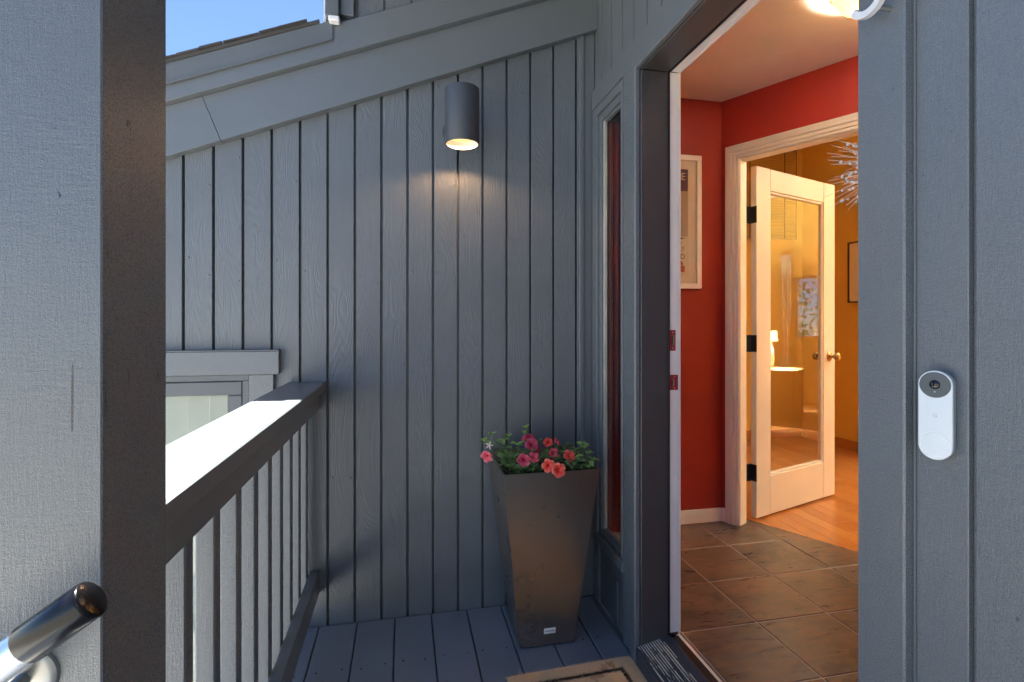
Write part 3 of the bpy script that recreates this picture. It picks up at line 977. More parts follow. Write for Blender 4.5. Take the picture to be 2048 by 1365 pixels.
# ------------------------------------------------------------------ framed poster
ps = empty('framed_poster', (1.412, 2.634, 1.369), 'white framed poster hanging on the red hall wall', 'poster')
px0, px1, pz0, pz1 = 1.187, 1.637, 1.369, 2.115
frame_ring('frame_bar', px0, px1, pz0, pz1, 0.030, 2.610, 2.6355, M['white'], ps)
box('mount', px0 + 0.029, px1 - 0.029, 2.624, 2.630, pz0 + 0.029, pz1 - 0.029, M['mat_board'], ps, 0)
pr_ = box('print', px0 + 0.080, px1 - 0.076, 2.6225, 2.6238, pz0 + 0.070, pz1 - 0.074, M['paper'], ps, 0)
def print_box(name, x0, x1, z0, z1, mat):
    c = Vector(((px0 + 0.080 + px1 - 0.076) / 2, 2.62315, (pz0 + 0.070 + pz1 - 0.074) / 2))
    return lbox(name, x0 - c.x, x1 - c.x, -0.0012, -0.0008, z0 - c.z, z1 - c.z, mat, pr_, 0)
print_box('printed_block', px0 + 0.085, px1 - 0.080, 1.914, 2.036, M['purple'])
print_box('printed_picture', px0 + 0.085, px1 - 0.080, 1.66, 1.9135, M['print_grey'])
print_box('printed_block', px1 - 0.16, px1 - 0.100, 1.462, 1.497, M['print_red'])
ctr = Vector(((px0 + 0.080 + px1 - 0.076) / 2, 2.62315, (pz0 + 0.070 + pz1 - 0.074) / 2))
for s, xx_, zz_, sz, mt in (('ME', px1 - 0.094, 1.976, 0.058, 'paper'), ('LY', px1 - 0.098, 1.578, 0.040, 'print_red'), ('D', px1 - 0.098, 1.535, 0.040, 'print_black')):
    text_obj('printed_lettering', s, sz, M[mt], pr_, (xx_ - ctr.x, -0.0014, zz_ - ctr.z), (R(90), 0, 0), 0.0001)
bm = bmesh.new()
for pts in ([(0, 0), (0.05, 0.006), (0.075, 0.014), (0.0, 0.012)], [(0, -0.022), (0.055, -0.014), (0.0, -0.008)]):
    bm.faces.new([bm.verts.new((x, 0, zq)) for x, zq in pts])
link('printed_shape', bm_mesh(bm, 'printed_shape'), M['print_black'], pr_, (px1 - 0.165 - ctr.x, -0.0013, 1.640 - ctr.z))
bm = bmesh.new()
ar = [bm.verts.new((0.026 * math.cos(R(a)), 0, 0.026 * math.sin(R(a)))) for a in range(0, 181, 15)]
ar += [bm.verts.new((0.012 * math.cos(R(a)), 0, 0.012 * math.sin(R(a)))) for a in range(180, -1, -15)]
bm.faces.new(ar)
link('printed_shape', bm_mesh(bm, 'printed_shape'), M['print_red'], pr_, (px1 - 0.134 - ctr.x, -0.0013, 1.500 - ctr.z))
box('glazing', px0 + 0.030, px1 - 0.030, 2.615, 2.6165, pz0 + 0.030, pz1 - 0.030, M['glass'], ps, 0)

# ------------------------------------------------------------------ ceiling lamp of the hall
LC = Vector((1.70, 1.545, CZ))
cl = empty('ceiling_lamp', LC, 'lit warm glass bowl lamp under the hall ceiling', 'lamp')
o = link('ceiling_plate', lathe_mesh('ceiling_plate', [(0, -0.001), (0.075, -0.001), (0.075, -0.018), (0.03, -0.03), (0, -0.03)], 36), M['brass'], cl)
smooth_by_angle(o)
o = link('bowl', lathe_mesh('bowl', [(0.168, -0.028), (0.167, -0.034), (0.160, -0.054), (0.140, -0.080), (0.108, -0.102), (0.06, -0.118), (0, -0.123), (0, -0.118), (0.058, -0.113), (0.104, -0.097), (0.135, -0.076), (0.155, -0.052), (0.162, -0.033), (0.162, -0.028)], 48), M['bowl_glow'], cl)
smooth_by_angle(o, 60)
o = link('rim_ring', lathe_mesh('rim_ring', [(0.166, -0.026), (0.172, -0.026), (0.173, -0.033), (0.1675, -0.035), (0.166, -0.026)], 48), M['brass'], cl)
for k in range(3):
    a = k * 2.094 + 0.4
    link('rod', tube_mesh('rod', [(0.06 * math.cos(a), 0.06 * math.sin(a), -0.014), (0.165 * math.cos(a), 0.165 * math.sin(a), -0.030)], 0.003, 8), M['brass'], cl)

lb = bpy.data.lights.new('hall_lamp_bulb', 'POINT')
lb.energy = 12
lb.color = (1.0, 0.93, 0.80)
lb.shadow_soft_size = 0.03
lbo = bpy.data.objects.new('hall_lamp_bulb', lb)
lbo.location = (0, 0, -0.095)
lbo.parent = cl
COL.objects.link(lbo)

# ------------------------------------------------------------------ front door, half open behind the right hand wall, with its wreath
FO = R(45)
fdir = Vector((math.sin(FO), math.cos(FO), 0))
fd = empty('front_door', (0.950, 0.737, 0.092), 'red panelled front door standing half open into the hall', 'door', None, math.atan2(fdir.y, fdir.x))
# local x along the leaf, local +y is the outdoor face
lbox('leaf', 0.0, 0.898, 0.0, 0.045, 0.0, 1.945, M['red_door'], fd, 0.002)
for (a, b, c, d) in ((0.12, 0.42, 0.16, 0.75), (0.48, 0.78, 0.16, 0.75), (0.12, 0.42, 0.90, 1.80), (0.48, 0.78, 0.90, 1.80)):
    for yy0, yy1 in ((0.0452, 0.051), (-0.006, -0.0002)):
        lbox('raised_panel', a, b, yy0, yy1, c, d, M['red_door'], fd, 0.005)
o = link('knob', lathe_mesh('knob', [(0, 0), (0.03, 0), (0.03, 0.005), (0.012, 0.012), (0.011, 0.03), (0.026, 0.04), (0.027, 0.055), (0, 0.062)], 24, 'Y'), M['brass'], fd, (0.83, 0.045, 0.90))
smooth_by_angle(o, 50)
wr = empty('wreath', fd.location + fdir * 0.46 + Vector((-math.cos(FO), math.sin(FO), 0)) * 0.052 + Vector((0, 0, 1.50)), 'spiky white twig wreath with white berries hung on the front door', 'wreath', None, math.atan2(fdir.y, fdir.x))
bm_t, bm_b = [], []
rng = random.Random(5)
twigs = bmesh.new()
berries = bmesh.new()
def add_tube(bm, pts, r0, r1, seg=5):
    rings = []
    for i, p in enumerate(pts):
        d = (pts[min(i + 1, len(pts) - 1)] - pts[max(i - 1, 0)]).normalized()
        up = Vector((0, 0, 1)) if abs(d.z) < 0.9 else Vector((1, 0, 0))
        n = d.cross(up).normalized()
        b = d.cross(n)
        r = r0 + (r1 - r0) * i / (len(pts) - 1)
        rings.append([bm.verts.new(p + (n * math.cos(2 * math.pi * k / seg) + b * math.sin(2 * math.pi * k / seg)) * r) for k in range(seg)])
    for a, b in zip(rings, rings[1:]):
        for k in range(seg):
            bm.faces.new((a[k], a[(k + 1) % seg], b[(k + 1) % seg], b[k]))
for k in range(46):
    a = rng.uniform(0, 2 * math.pi)
    rr = rng.uniform(0.015, 0.045)
    p0 = Vector((rr * math.cos(a), 0.012 + rng.uniform(0, 0.02), rr * math.sin(a)))
    swirl = rng.uniform(-0.5, 1.1)
    d = Vector((math.cos(a + swirl) * 0.75, rng.uniform(0.5, 1.9), math.sin(a + swirl) * 0.6)).normalized()
    L = rng.uniform(0.07, 0.140)
    bend = Vector((rng.uniform(-.3, .3), 0, rng.uniform(-.3, .3)))
    pts = [p0 + d * L * t + bend * L * t * t * 0.35 for t in (0, .33, .66, 1.0)]
    add_tube(twigs, pts, 0.0010, 0.0005)
    for q in range(rng.choice((0, 1, 1, 2))):
        t = rng.uniform(0.35, 0.85)
        c = p0 + d * L * t + bend * L * t * t * 0.35 + Vector((rng.uniform(-.003, .003), 0.0, -0.003))
        bmesh.ops.create_icosphere(berries, subdivisions=1, radius=rng.uniform(0.0036, 0.0056), matrix=Matrix.Translation(c))
ring_pts = [Vector((0.035 * math.cos(2 * math.pi * k / 24), 0.014, 0.035 * math.sin(2 * math.pi * k / 24))) for k in range(25)]
link('twig_ring', tube_mesh('twig_ring', ring_pts, 0.010, 8, False), M['twig'], wr)
tag(link('twigs', bm_mesh(twigs, 'twigs'), M['twig'], wr), None, None, None, 'stuff')
tag(link('berries', bm_mesh(berries, 'berries'), M['twig'], wr, smooth=True), None, None, None, 'stuff')

# ------------------------------------------------------------------ the yellow room
YX, YY = 3.875, 4.42
rf = empty('room_floor', (3.0, 3.0, 0.0), 'honey coloured strip wood floor of the yellow room', 'floor', None, 0, 'structure')
box('subfloor', 0.95, 7.2, -1.2, 4.75, -0.06, -0.0005, M['grout'], rf, 0)
PW = 0.083
xi = 1.35
while xi < 7.1:
    y = -1.1 - random.uniform(0, 1.2)
    while y < 4.65:
        L = random.uniform(0.9, 2.0)
        y0, y1 = max(y, -1.1), min(y + L, 4.65)
        y += L
        if y1 - y0 < 0.05:
            continue
        x0, x1 = xi + 0.0006, xi + PW - 0.0006
        cx, cy = (x0 + x1) / 2, (y0 + y1) / 2
        bm = box_bm(x1 - x0, y1 - y0 - 0.001, 0.018, 0.0012)
        pc = aw(0, 0.1215) - Vector((cx, cy, 0))
        bmesh.ops.bisect_plane(bm, geom=bm.verts[:] + bm.edges[:] + bm.faces[:], plane_co=pc, plane_no=ND, clear_inner=True)
        bnd = [e for e in bm.edges if e.is_boundary]
        if bnd:
            bmesh.ops.holes_fill(bm, edges=bnd)
        if len(bm.verts) < 4:
            bm.free()
            continue
        link('floor_plank', bm_mesh(bm, 'floor_plank'), M['plank'], rf, (cx - 3.0, cy - 3.0, ZF - 0.009))
    xi += PW
lbox('edge_strip', -0.2, 2.0, 0.1203, 0.1213, -0.002, 0.001, M['black'], empty('floor_edge', (C0.x, C0.y, ZF), 'dark joint between the slate and the wood floor', 'trim', None, math.atan2(AD.y, AD.x)), 0)
yw = empty('yellow_wall', (3.9, 4.0, ZF), 'ochre yellow wall carrying a thin black picture frame', 'wall', None, 0, 'structure')
box('wall_panel', YX, YX + 0.12, 3.35, YY + 0.12, 0.0, 3.0, M['yellow'], yw, 0)
box('baseboard', YX - 0.014, YX - 0.0005, 3.35, YY - 0.02, ZF, ZF + 0.085, M['plank'], yw, 0.003)
yb = empty('yellow_back_wall', (2.6, 4.7, ZF), 'ochre yellow back wall with the blind', 'wall', None, 0, 'structure')
box('wall_panel', 1.0, YX - 0.0005, YY, YY + 0.12, 0.0, 3.0, M['yellow'], yb, 0)
box('baseboard', 1.3, YX - 0.016, YY - 0.014, YY - 0.0005, ZF, ZF + 0.085, M['plank'], yb, 0.003)
yl = empty('yellow_left_wall', (1.25, 3.7, ZF), 'ochre yellow side wall behind the red hall', 'wall', None, 0, 'structure')
box('wall_panel', 1.10, 1.22, 2.80, YY - 0.0005, 0.0, 3.0, M['yellow'], yl, 0)
box('wall_panel', 1.2205, 1.70, 2.757, 2.80, 0.0, 3.0, M['yellow'], yl, 0)
yf = empty('living_room_wall', (5.5, 3.3, ZF), 'ochre yellow wall of the living room beyond', 'wall', None, 0, 'structure')
box('wall_panel', YX + 0.1205, 7.0, 3.35, 3.47, 0.0, 3.0, M['yellow'], yf, 0)
box('wall_panel', 3.2005, 7.0, -1.30, -1.2005, 0.0, 3.0, M['yellow'], yf, 0)
# window wall at the far end of the living room
WX = 7.0
yc = prism('room_ceiling', [(0.95, 2.757), (1.75, 2.757), (aw(0, .06).x, aw(0, .06).y), (aw(2.6, .06).x, aw(2.6, .06).y), (3.21, -1.3), (7.12, -1.3), (7.12, 4.75), (0.95, 4.75)], 'Z', 3.0, 3.12, M['ceiling'])
tag(yc, 'pale ceiling of the yellow room', 'ceiling', None, 'structure')
ww = empty('window_wall', (WX, 1.0, ZF), 'ochre yellow living room wall with the garden window', 'wall', None, 0, 'structure')
wy0, wy1, wz0, wz1 = 1.765, 2.62, 0.965, 1.83
box('wall_panel', WX, WX + 0.12, -1.30, wy0, 0.0, 3.0, M['yellow'], ww, 0)
box('wall_panel', WX, WX + 0.12, wy1, 3.47, 0.0, 3.0, M['yellow'], ww, 0)
box('wall_panel', WX, WX + 0.12, wy0, wy1, 0.0, wz0, M['yellow'], ww, 0)
box('wall_panel', WX, WX + 0.12, wy0, wy1, wz1, 3.0, M['yellow'], ww, 0)
gw = empty('garden_window', (WX, 2.2, wz0), 'wooden framed living room window looking onto green trees', 'window')
box('frame_bar', WX - 0.01, WX + 0.06, wy0, wy0 + 0.03, wz0, wz1, M['slat'], gw)
box('frame_bar', WX - 0.01, WX + 0.06, wy1 - 0.03, wy1, wz0, wz1, M['slat'], gw)
box('frame_bar', WX - 0.01, WX + 0.06, wy0 + 0.03, wy1 - 0.03, wz1 - 0.03, wz1, M['slat'], gw)
box('frame_bar', WX - 0.01, WX + 0.06, wy0 + 0.03, wy1 - 0.03, wz0, wz0 + 0.03, M['slat'], gw)
box('pane', WX + 0.03, WX + 0.034, wy0 + 0.03, wy1 - 0.03, wz0 + 0.03, wz1 - 0.03, M['glass'], gw, 0)
# curtain tied back beside it
cu = empty('curtain', (WX - 0.06, 1.66, 0.3), 'cream curtain tied back beside the garden window', 'curtain')
bm = bmesh.new()
rows = []
for j in range(15):
    z = 2.15 - j * 0.125
    pinch = 1.0 - 0.6 * math.exp(-((z - 0.90) / 0.22) ** 2)
    rows.append([bm.verts.new((0.018 * math.sin(i * 1.9) * pinch, (-0.075 + 0.15 * i / 15) * pinch, z - 0.3)) for i in range(16)])
for a, b in zip(rows, rows[1:]):
    for i in range(15):
        bm.faces.new((a[i], a[i + 1], b[i + 1], b[i]))
me = bm_mesh(bm, 'drape')
dr = link('drape', me, M['curtain'], cu, smooth=True)
sm = dr.modifiers.new('thickness', 'SOLIDIFY')
sm.thickness = 0.004
for sg in (-1, 1):
    link('tie_bow', tube_mesh('tie_bow', [(-0.03, 0.0, 0.60), (-0.045, sg * 0.03, 0.63), (-0.045, sg * 0.055, 0.61), (-0.035, sg * 0.02, 0.59), (-0.04, sg * 0.03, 0.48)], 0.010, 6), M['curtain'], cu)
# lamp table and lit lamp
tb = empty('lamp_cabinet', (5.6, 1.80, ZF), 'low brown cabinet under the table lamp', 'cabinet')
box('carcass', 5.36, 5.84, 1.50, 2.10, ZF, 0.605, M['cabinet'], tb, 0.003)
box('cabinet_top', 5.345, 5.855, 1.485, 2.115, 0.6055, 0.63, M['cabinet'], tb, 0.003)
for k in range(3):
    dw = box('drawer_front', 5.348, 5.3595, 1.52, 2.08, 0.10 + 0.17 * k, 0.255 + 0.17 * k, M['cabinet'], tb, 0.003)
tl = empty('table_lamp', (5.6, 1.80, 0.6305), 'lit table lamp with small cream drum shade in the living room', 'lamp')
o = link('base', lathe_mesh('base', [(0, 0), (0.05, 0), (0.052, 0.01), (0.02, 0.03), (0.03, 0.10), (0.035, 0.16), (0.02, 0.24), (0.008, 0.27), (0.008, 0.33), (0, 0.33)], 24), M['white'], tl)
smooth_by_angle(o, 50)
o = link('shade', lathe_mesh('shade', [(0.068, 0.325), (0.055, 0.45), (0.053, 0.45), (0.066, 0.325)], 32), M['shade_glow'], tl)
smooth_by_angle(o, 50)
lp = bpy.data.lights.new('room_lamp_bulb', 'POINT')
lp.energy = 215
lp.color = (1.0, 0.94, 0.78)
lp.shadow_soft_size = 0.02
lo = bpy.data.objects.new('room_lamp_bulb', lp)
lo.location = (0, 0, 0.40)
lo.parent = tl
COL.objects.link(lo)

# venetian blind and picture in the yellow room
vn = empty('venetian_blind', (3.5, YY, 2.0), 'brown slatted blind high on the yellow back wall', 'blind')
z = 2.02
while z < 2.86:
    lbox('slat', -0.28, 0.285, -0.035, -0.014, z - 2.0, z - 2.0 + 0.0022, M['slat'], vn, 0.0004, (R(28), 0, 0))
    z += 0.0255
box('bottom_rail', 3.22, 3.785, YY - 0.037, YY - 0.012, 1.995, 2.012, M['slat'], vn)
box('head_rail', 3.22, 3.785, YY - 0.045, YY - 0.004, 2.86, 2.90, M['slat'], vn)
for xq in (3.26, 3.645, 3.775):
    box('ladder_cord', xq - 0.003, xq + 0.003, YY - 0.0375, YY - 0.0355, 2.0, 2.86, M['print_black'], vn, 0)
pf = empty('picture', (YX, 3.6, 1.35), 'thin black framed picture on the ochre wall', 'picture')
for (y0, y1, z0, z1) in ((3.857, 3.867, 1.356, 1.889), (3.40, 3.41, 1.356, 1.889), (3.4105, 3.8565, 1.879, 1.889), (3.4105, 3.8565, 1.356, 1.366)):
    box('frame_bar', YX - 0.02, YX - 0.0005, y0, y1, z0, z1, M['black'], pf, 0.001)
box('sheet', YX - 0.010, YX - 0.006, 3.4105, 3.8565, 1.3662, 1.8788, M['paper'], pf, 0)

pa = box('added_bright_slab', 7.16, 18.0, -6.0, 9.0, -0.60, -0.30, M['added_bright_slab'], None, 0)  # pale slab added to brighten the window reflected in the glazed door
tag(pa, 'pale slab added outside the living room window to brighten its reflection', 'added_bright_slab', None, 'structure')
# trees outside the living room window
def leaf_cluster_mesh(name, n, rx, ry, rz, size, rng):
    bm = bmesh.new()
    for k in range(n):
        while True:
            p = Vector((rng.uniform(-1, 1), rng.uniform(-1, 1), rng.uniform(-1, 1)))
            if p.length < 1 and rng.random() < 0.35 + 0.65 * p.length:
                break
        p = Vector((p.x * rx, p.y * ry, p.z * rz)) * (0.8 + 0.3 * math.sin(p.x * 7 + p.z * 5))
        a = Vector((rng.uniform(-1, 1), rng.uniform(-1, 1), rng.uniform(-1, 0.4))).normalized()
        b = a.cross(Vector((rng.uniform(-1, 1), rng.uniform(-1, 1), rng.uniform(-1, 1)))).normalized()
        s = size * rng.uniform(0.6, 1.3)
        bm.faces.new([bm.verts.new(p), bm.verts.new(p + a * s * .5 + b * s * .28), bm.verts.new(p + a * s), bm.verts.new(p + a * s * .5 - b * s * .28)])
    return bm_mesh(bm, name)
rng2 = random.Random(11)
for (tx, ty, rr) in ((11.5, 0.4, 1.0), (12.5, 2.6, 1.2), (11.0, -2.2, 1.0)):
    t = empty('garden_tree', (tx, ty, -0.95), 'broad crowned green tree outside the living room window' if rr > 1.1 else 'smaller round green tree outside the living room window', 'tree', 'trees outside the window')
    link('trunk', tube_mesh('trunk', [(0, 0, 0), (0.03, 0.02, 0.9), (-0.02, 0.05, 1.8), (0.05, 0.0, 2.6)], [0.10, 0.08, 0.06, 0.03], 10), M['stem'], t)
    link('crown', leaf_cluster_mesh('crown', 1000, rr, rr, 1.1, 0.13, rng2), M['leaf_tree'], t, (0, 0, 2.6))

# ------------------------------------------------------------------ wall lamp
SC = Vector((0.213, 1.920, 1.843))
sn = empty('wall_sconce', (SC.x, SC.y, SC.z), 'grey cylinder wall lamp shining warm light down the siding', 'wall lamp')
o = link('shade', lathe_mesh('shade', [(0.0600, 0.0), (0.0640, 0.0), (0.0645, 0.0008), (0.0645, 0.2040), (0.0630, 0.2055), (0.0, 0.2055), (0.0, 0.200), (0.0605, 0.200), (0.0600, 0.0)], 64), M['sconce'], sn)
smooth_by_angle(o, 35)
o = link('reflector', lathe_mesh('reflector', [(0.0597, 0.0008), (0.0597, 0.034), (0.0590, 0.034), (0.0590, 0.0008), (0.0597, 0.0008)], 48), M['white'], sn)
smooth_by_angle(o, 35)
o = link('bulb', lathe_mesh('bulb', [(0.0588, 0.030), (0.045, 0.026), (0.0, 0.024), (0.0, 0.032), (0.0588, 0.033)], 48), M['bulb_glow'], sn)
smooth_by_angle(o, 60)
o = link('back_plate', lathe_mesh('back_plate', [(0, 0), (0.058, 0), (0.060, -0.003), (0.060, -0.016), (0.056, -0.020), (0, -0.020)], 48, 'Y'), M['sconce'], sn, (0, 0.1947, 0.105))
smooth_by_angle(o, 35)
o = link('arm', tube_mesh('arm', [(0, 0.062, 0.105), (0, 0.18, 0.105)], 0.022, 20), M['sconce'], sn)
smooth_by_angle(o, 50)
sp = bpy.data.lights.new('sconce_bulb', 'SPOT')
sp.energy = 0.5
sp.color = (1.0, 0.58, 0.28)
sp.spot_size = R(158)
sp.spot_blend = 0.35
sp.shadow_soft_size = 0.015
spo = bpy.data.objects.new('sconce_bulb', sp)
spo.location = (0, 0.032, 0.010)
spo.parent = sn
COL.objects.link(spo)

# ------------------------------------------------------------------ doorbell
WA = R(22)
db = empty('doorbell', (0.787, 0.632, 0.9705), 'white oval video doorbell with dark camera face on the siding', 'doorbell', None, WA)
def capsule_bm(wd, ht, x0, x1, seg=20, inset=0.0):
    """capsule outline in YZ, extruded along X from x0 (back) to x1 (front)"""
    r = wd / 2 - inset
    pts = []
    for k in range(seg + 1):
        a = math.pi * k / seg
        pts.append((r * math.cos(a), ht / 2 - wd / 2 + r * math.sin(a)))
    for k in range(seg + 1):
        a = math.pi + math.pi * k / seg
        pts.append((r * math.cos(a), -(ht / 2 - wd / 2) + r * math.sin(a)))
    bm = bmesh.new()
    va = [bm.verts.new((x0, p[0], p[1])) for p in pts]
    vb = [bm.verts.new((x1, p[0], p[1])) for p in pts]
    bm.faces.new(va)
    bm.faces.new(vb[::-1])
    n = len(pts)
    for i in range(n):
        bm.faces.new((va[i], vb[i], vb[(i + 1) % n], va[(i + 1) % n]))
    bmesh.ops.recalc_face_normals(bm, faces=bm.faces)
    return bm
o = link('housing', bm_mesh(capsule_bm(0.0412, 0.1335, 0.016, 0.0045), 'housing'), M['bell_side'], db, (0, 0, 0.0675))
smooth_by_angle(o, 40)
bm = capsule_bm(0.0425, 0.135, 0.0043, 0.0)
ed = [e for e in bm.edges if all(abs(v.co.x) < 1e-6 for v in e.verts)]
bmesh.ops.bevel(bm, geom=ed, offset=0.0014, segments=3, affect='EDGES', profile=0.5)
o = link('front_cover', bm_mesh(bm, 'front_cover'), M['bell_white'], db, (0, 0, 0.0675))
smooth_by_angle(o, 50)
wdg = bmesh.new()
tw = math.tan(WA)
wv = []
for zz in (-0.055, 0.055):
    wv.append([wdg.verts.new(p) for p in ((0.0162, -0.0175, zz), (0.0162, 0.0185, zz), (0.0162 + 0.036 * tw * 0.98, 0.0185, zz), (0.0166, -0.0175, zz))])
wdg.faces.new(wv[0])
wdg.faces.new(wv[1][::-1])
for i in range(4):
    wdg.faces.new((wv[0][i], wv[0][(i + 1) % 4], wv[1][(i + 1) % 4], wv[1][i]))
link('wedge_mount', bm_mesh(wdg, 'wedge_mount'), M['bell_grey'], db, (0, 0, 0.0675))
o = link('camera_face', lathe_mesh('camera_face', [(0, 0.0), (0.0190, 0.0), (0.0194, 0.0004), (0.0194, 0.0012), (0, 0.0012)], 40, 'X'), M['bell_grey'], db, (-0.0010, 0, 0.1135))
o2 = link('lens', lathe_mesh('lens', [(0, -0.0016), (0.003, -0.0015), (0.0055, -0.0008), (0.0068, 0.0), (0.0068, 0.001), (0, 0.001)], 32, 'X'), M['lens'], db, (-0.0014, 0, 0.1140))
smooth_by_angle(o2, 60)
link('indicator', lathe_mesh('indicator', [(0, -0.0003), (0.0008, -0.0003), (0.0008, 0.0003)], 12, 'X'), M['bell_white'], db, (-0.0012, 0, 0.1030))
link('button_ring', lathe_mesh('button_ring', [(0.0178, 0.0), (0.0182, -0.0005), (0.0188, -0.0005), (0.0192, 0.0)], 48, 'X'), M['white'], db, (0.0001, 0, 0.0218))
text_obj('logo', 'G', 0.0075, M['bell_side'], db, (-0.0002, 0.0024, 0.0645), (R(90), 0, R(-90)), 0.00005, 'LEFT')

# ------------------------------------------------------------------ house number 5 on stand-offs
hn = empty('house_number', (XT, 0.722, 1.69), 'brushed metal house number 5 standing off the trim', 'house number')
bm = bmesh.new()
outer, inner = [], []
cz, ro, ri = 0.0385, 0.0385, 0.0268
for a in range(-150, 131, 10):
    wgt = 1.0
    outer.append((-ro * math.cos(R(a)) * 0.93, cz + ro * math.sin(R(a))))
    k = (a + 150) / 280
    rin = ri + (0.004 if k > 0.85 else 0)
    inner.append((-rin * math.cos(R(a)) * 0.93, cz + rin * math.sin(R(a))))
def strip(bm, A, B, x0, x1):
    va0 = [bm.verts.new((x0, y, z)) for y, z in A]
    vb0 = [bm.verts.new((x0, y, z)) for y, z in B]
    va1 = [bm.verts.new((x1, y, z)) for y, z in A]
    vb1 = [bm.verts.new((x1, y, z)) for y, z in B]
    for i in range(len(A) - 1):
        bm.faces.new((va0[i], va0[i + 1], vb0[i + 1], vb0[i]))
        bm.faces.new((va1[i], vb1[i], vb1[i + 1], va1[i + 1]))
        bm.faces.new((va0[i], va1[i], va1[i + 1], va0[i + 1]))
        bm.faces.new((vb0[i], vb0[i + 1], vb1[i + 1], vb1[i]))
    bm.faces.new((va0[0], vb0[0], vb1[0], va1[0]))
    bm.faces.new((va0[-1], va1[-1], vb1[-1], vb0[-1]))
strip(bm, outer, inner, -0.034, -0.024)
# stem and top bar
strip(bm, [(0.0235, 0.0580), (0.0180, 0.127)], [(0.0330, 0.0500), (0.0300, 0.127)], -0.034, -0.024)
strip(bm, [(0.0179, 0.127), (-0.034, 0.127)], [(0.0179, 0.1145), (-0.032, 0.1145)], -0.034, -0.024)
o = link('digit', bm_mesh(bm, 'digit'), M['number'], hn)
smooth_by_angle(o, 40)
for (y, z) in ((-0.014, 0.0085), (0.024, 0.10)):
    o = link('standoff', tube_mesh('standoff', [(-0.0242, y, z), (-0.0002, y, z)], 0.0042, 14), M['nickel'], hn)
    smooth_by_angle(o, 50)

# ------------------------------------------------------------------ planter and petunias
pt = empty('planter', (0.511, 1.9125, 0.0), 'tall tapered square bronze planter in the corner by the sidelight', 'planter')
def frustum(bm, b, t, z0, z1):
    lo = [bm.verts.new((sx * b, sy * b, z0)) for sx, sy in ((-1, -1), (1, -1), (1, 1), (-1, 1))]
    hi = [bm.verts.new((sx * t, sy * t, z1)) for sx, sy in ((-1, -1), (1, -1), (1, 1), (-1, 1))]
    return lo, hi
bm = bmesh.new()
lo_, hi_ = frustum(bm, 0.102, 0.175, 0.004, 0.655)
li, hi2 = frustum(bm, 0.150, 0.168, 0.58, 0.655)
bm.faces.new(lo_[::-1])
for i in range(4):
    j = (i + 1) % 4
    bm.faces.new((lo_[i], lo_[j], hi_[j], hi_[i]))
    bm.faces.new((hi_[i], hi_[j], hi2[j], hi2[i]))
    bm.faces.new((hi2[i], hi2[j], li[j], li[i]))
bm.faces.new(li)
bmesh.ops.recalc_face_normals(bm, faces=bm.faces)
bmesh.ops.bevel(bm, geom=[e for e in bm.edges if max(v.co.z for v in e.verts) > 0.3 or True], offset=0.0022, segments=2, affect='EDGES')
o = link('body', bm_mesh(bm, 'body'), M['planter'], pt)
smooth_by_angle(o, 30)
for sx in (-1, 1):
    for sy in (-1, 1):
        lbox('foot', sx * 0.085 - 0.01, sx * 0.085 + 0.01, sy * 0.085 - 0.01, sy * 0.085 + 0.01, 0.0003, 0.0045, M['black'], pt, 0.001)
sb = bmesh.new()
bmesh.ops.create_grid(sb, x_segments=14, y_segments=14, size=0.158)
for v in sb.verts:
    v.co.z = random.uniform(-0.006, 0.006)
link('soil', bm_mesh(sb, 'soil'), M['soil'], pt, (0, 0, 0.612), smooth=True)
tilt = math.atan2(0.175 - 0.102, 0.651)
tg = lbox('name_tag', -0.0215, 0.0215, -0.0022, -0.0002, -0.0105, 0.0105, M['white'], pt, 0.0004)
zt_ = 0.060
tg.location = (0.008, -0.102 - (zt_ - 0.004) * math.tan(tilt) - 0.0004, zt_)
tg.rotation_euler = (tilt, 0, 0)
text_obj('tag_lettering', 'VERADEK', 0.0088, M['print_black'], tg, (0, -0.0014, -0.0030), (R(90), 0, 0), 0.00005, 'CENTER')

pl = empty('petunia_plant', (0.511, 1.9125, 0.612), 'trailing petunias with coral red flowers and green leaves in the bronze planter', 'flowers')
PL = pl.location
rng = random.Random(21)
# one leaf, curved and pointed
def leaf_mesh(name, L, Wd, curl):
    bm = bmesh.new()
    n = 7
    rows = []
    for i in range(n + 1):
        t = i / n
        hw = Wd * (math.sin(math.pi * min(1, t * 1.02) ** 0.8)) * (1 - 0.25 * t)
        x = L * t
        z = -curl * L * t * t
        rows.append((bm.verts.new((x, -hw, z + hw * 0.45)), bm.verts.new((x, 0, z)), bm.verts.new((x, hw, z + hw * 0.45))))
    for a, b in zip(rows, rows[1:]):
        bm.faces.new((a[0], a[1], b[1], b[0]))
        bm.faces.new((a[1], a[2], b[2], b[1]))
    bmesh.ops.remove_doubles(bm, verts=bm.verts, dist=1e-5)
    me = bm_mesh(bm, name)
    for p in me.polygons:
        p.use_smooth = True
    return me
LEAF = [leaf_mesh('leaf', 0.038, 0.0115, 0.25), leaf_mesh('leaf', 0.032, 0.0105, 0.45), leaf_mesh('leaf', 0.026, 0.0085, 0.1)]
LEAFY = [m.copy() for m in LEAF]
for m in LEAF:
    m.materials.append(M['leaf'])
for m in LEAFY:
    m.materials.append(M['leaf_young'])
def put_leaf(p, d, young=False, s=1.0):
    m = rng.choice(LEAFY if young else LEAF)
    o = bpy.data.objects.new('leaf', m)
    q = d.to_track_quat('X', 'Z')
    o.rotation_mode = 'QUATERNION'
    from mathutils import Quaternion
    o.rotation_quaternion = q @ Quaternion((1, 0, 0), rng.uniform(-0.7, 0.7))
    o.location = p - PL
    o.scale = (s, s, s)
    o.parent = pl
    COL.objects.link(o)
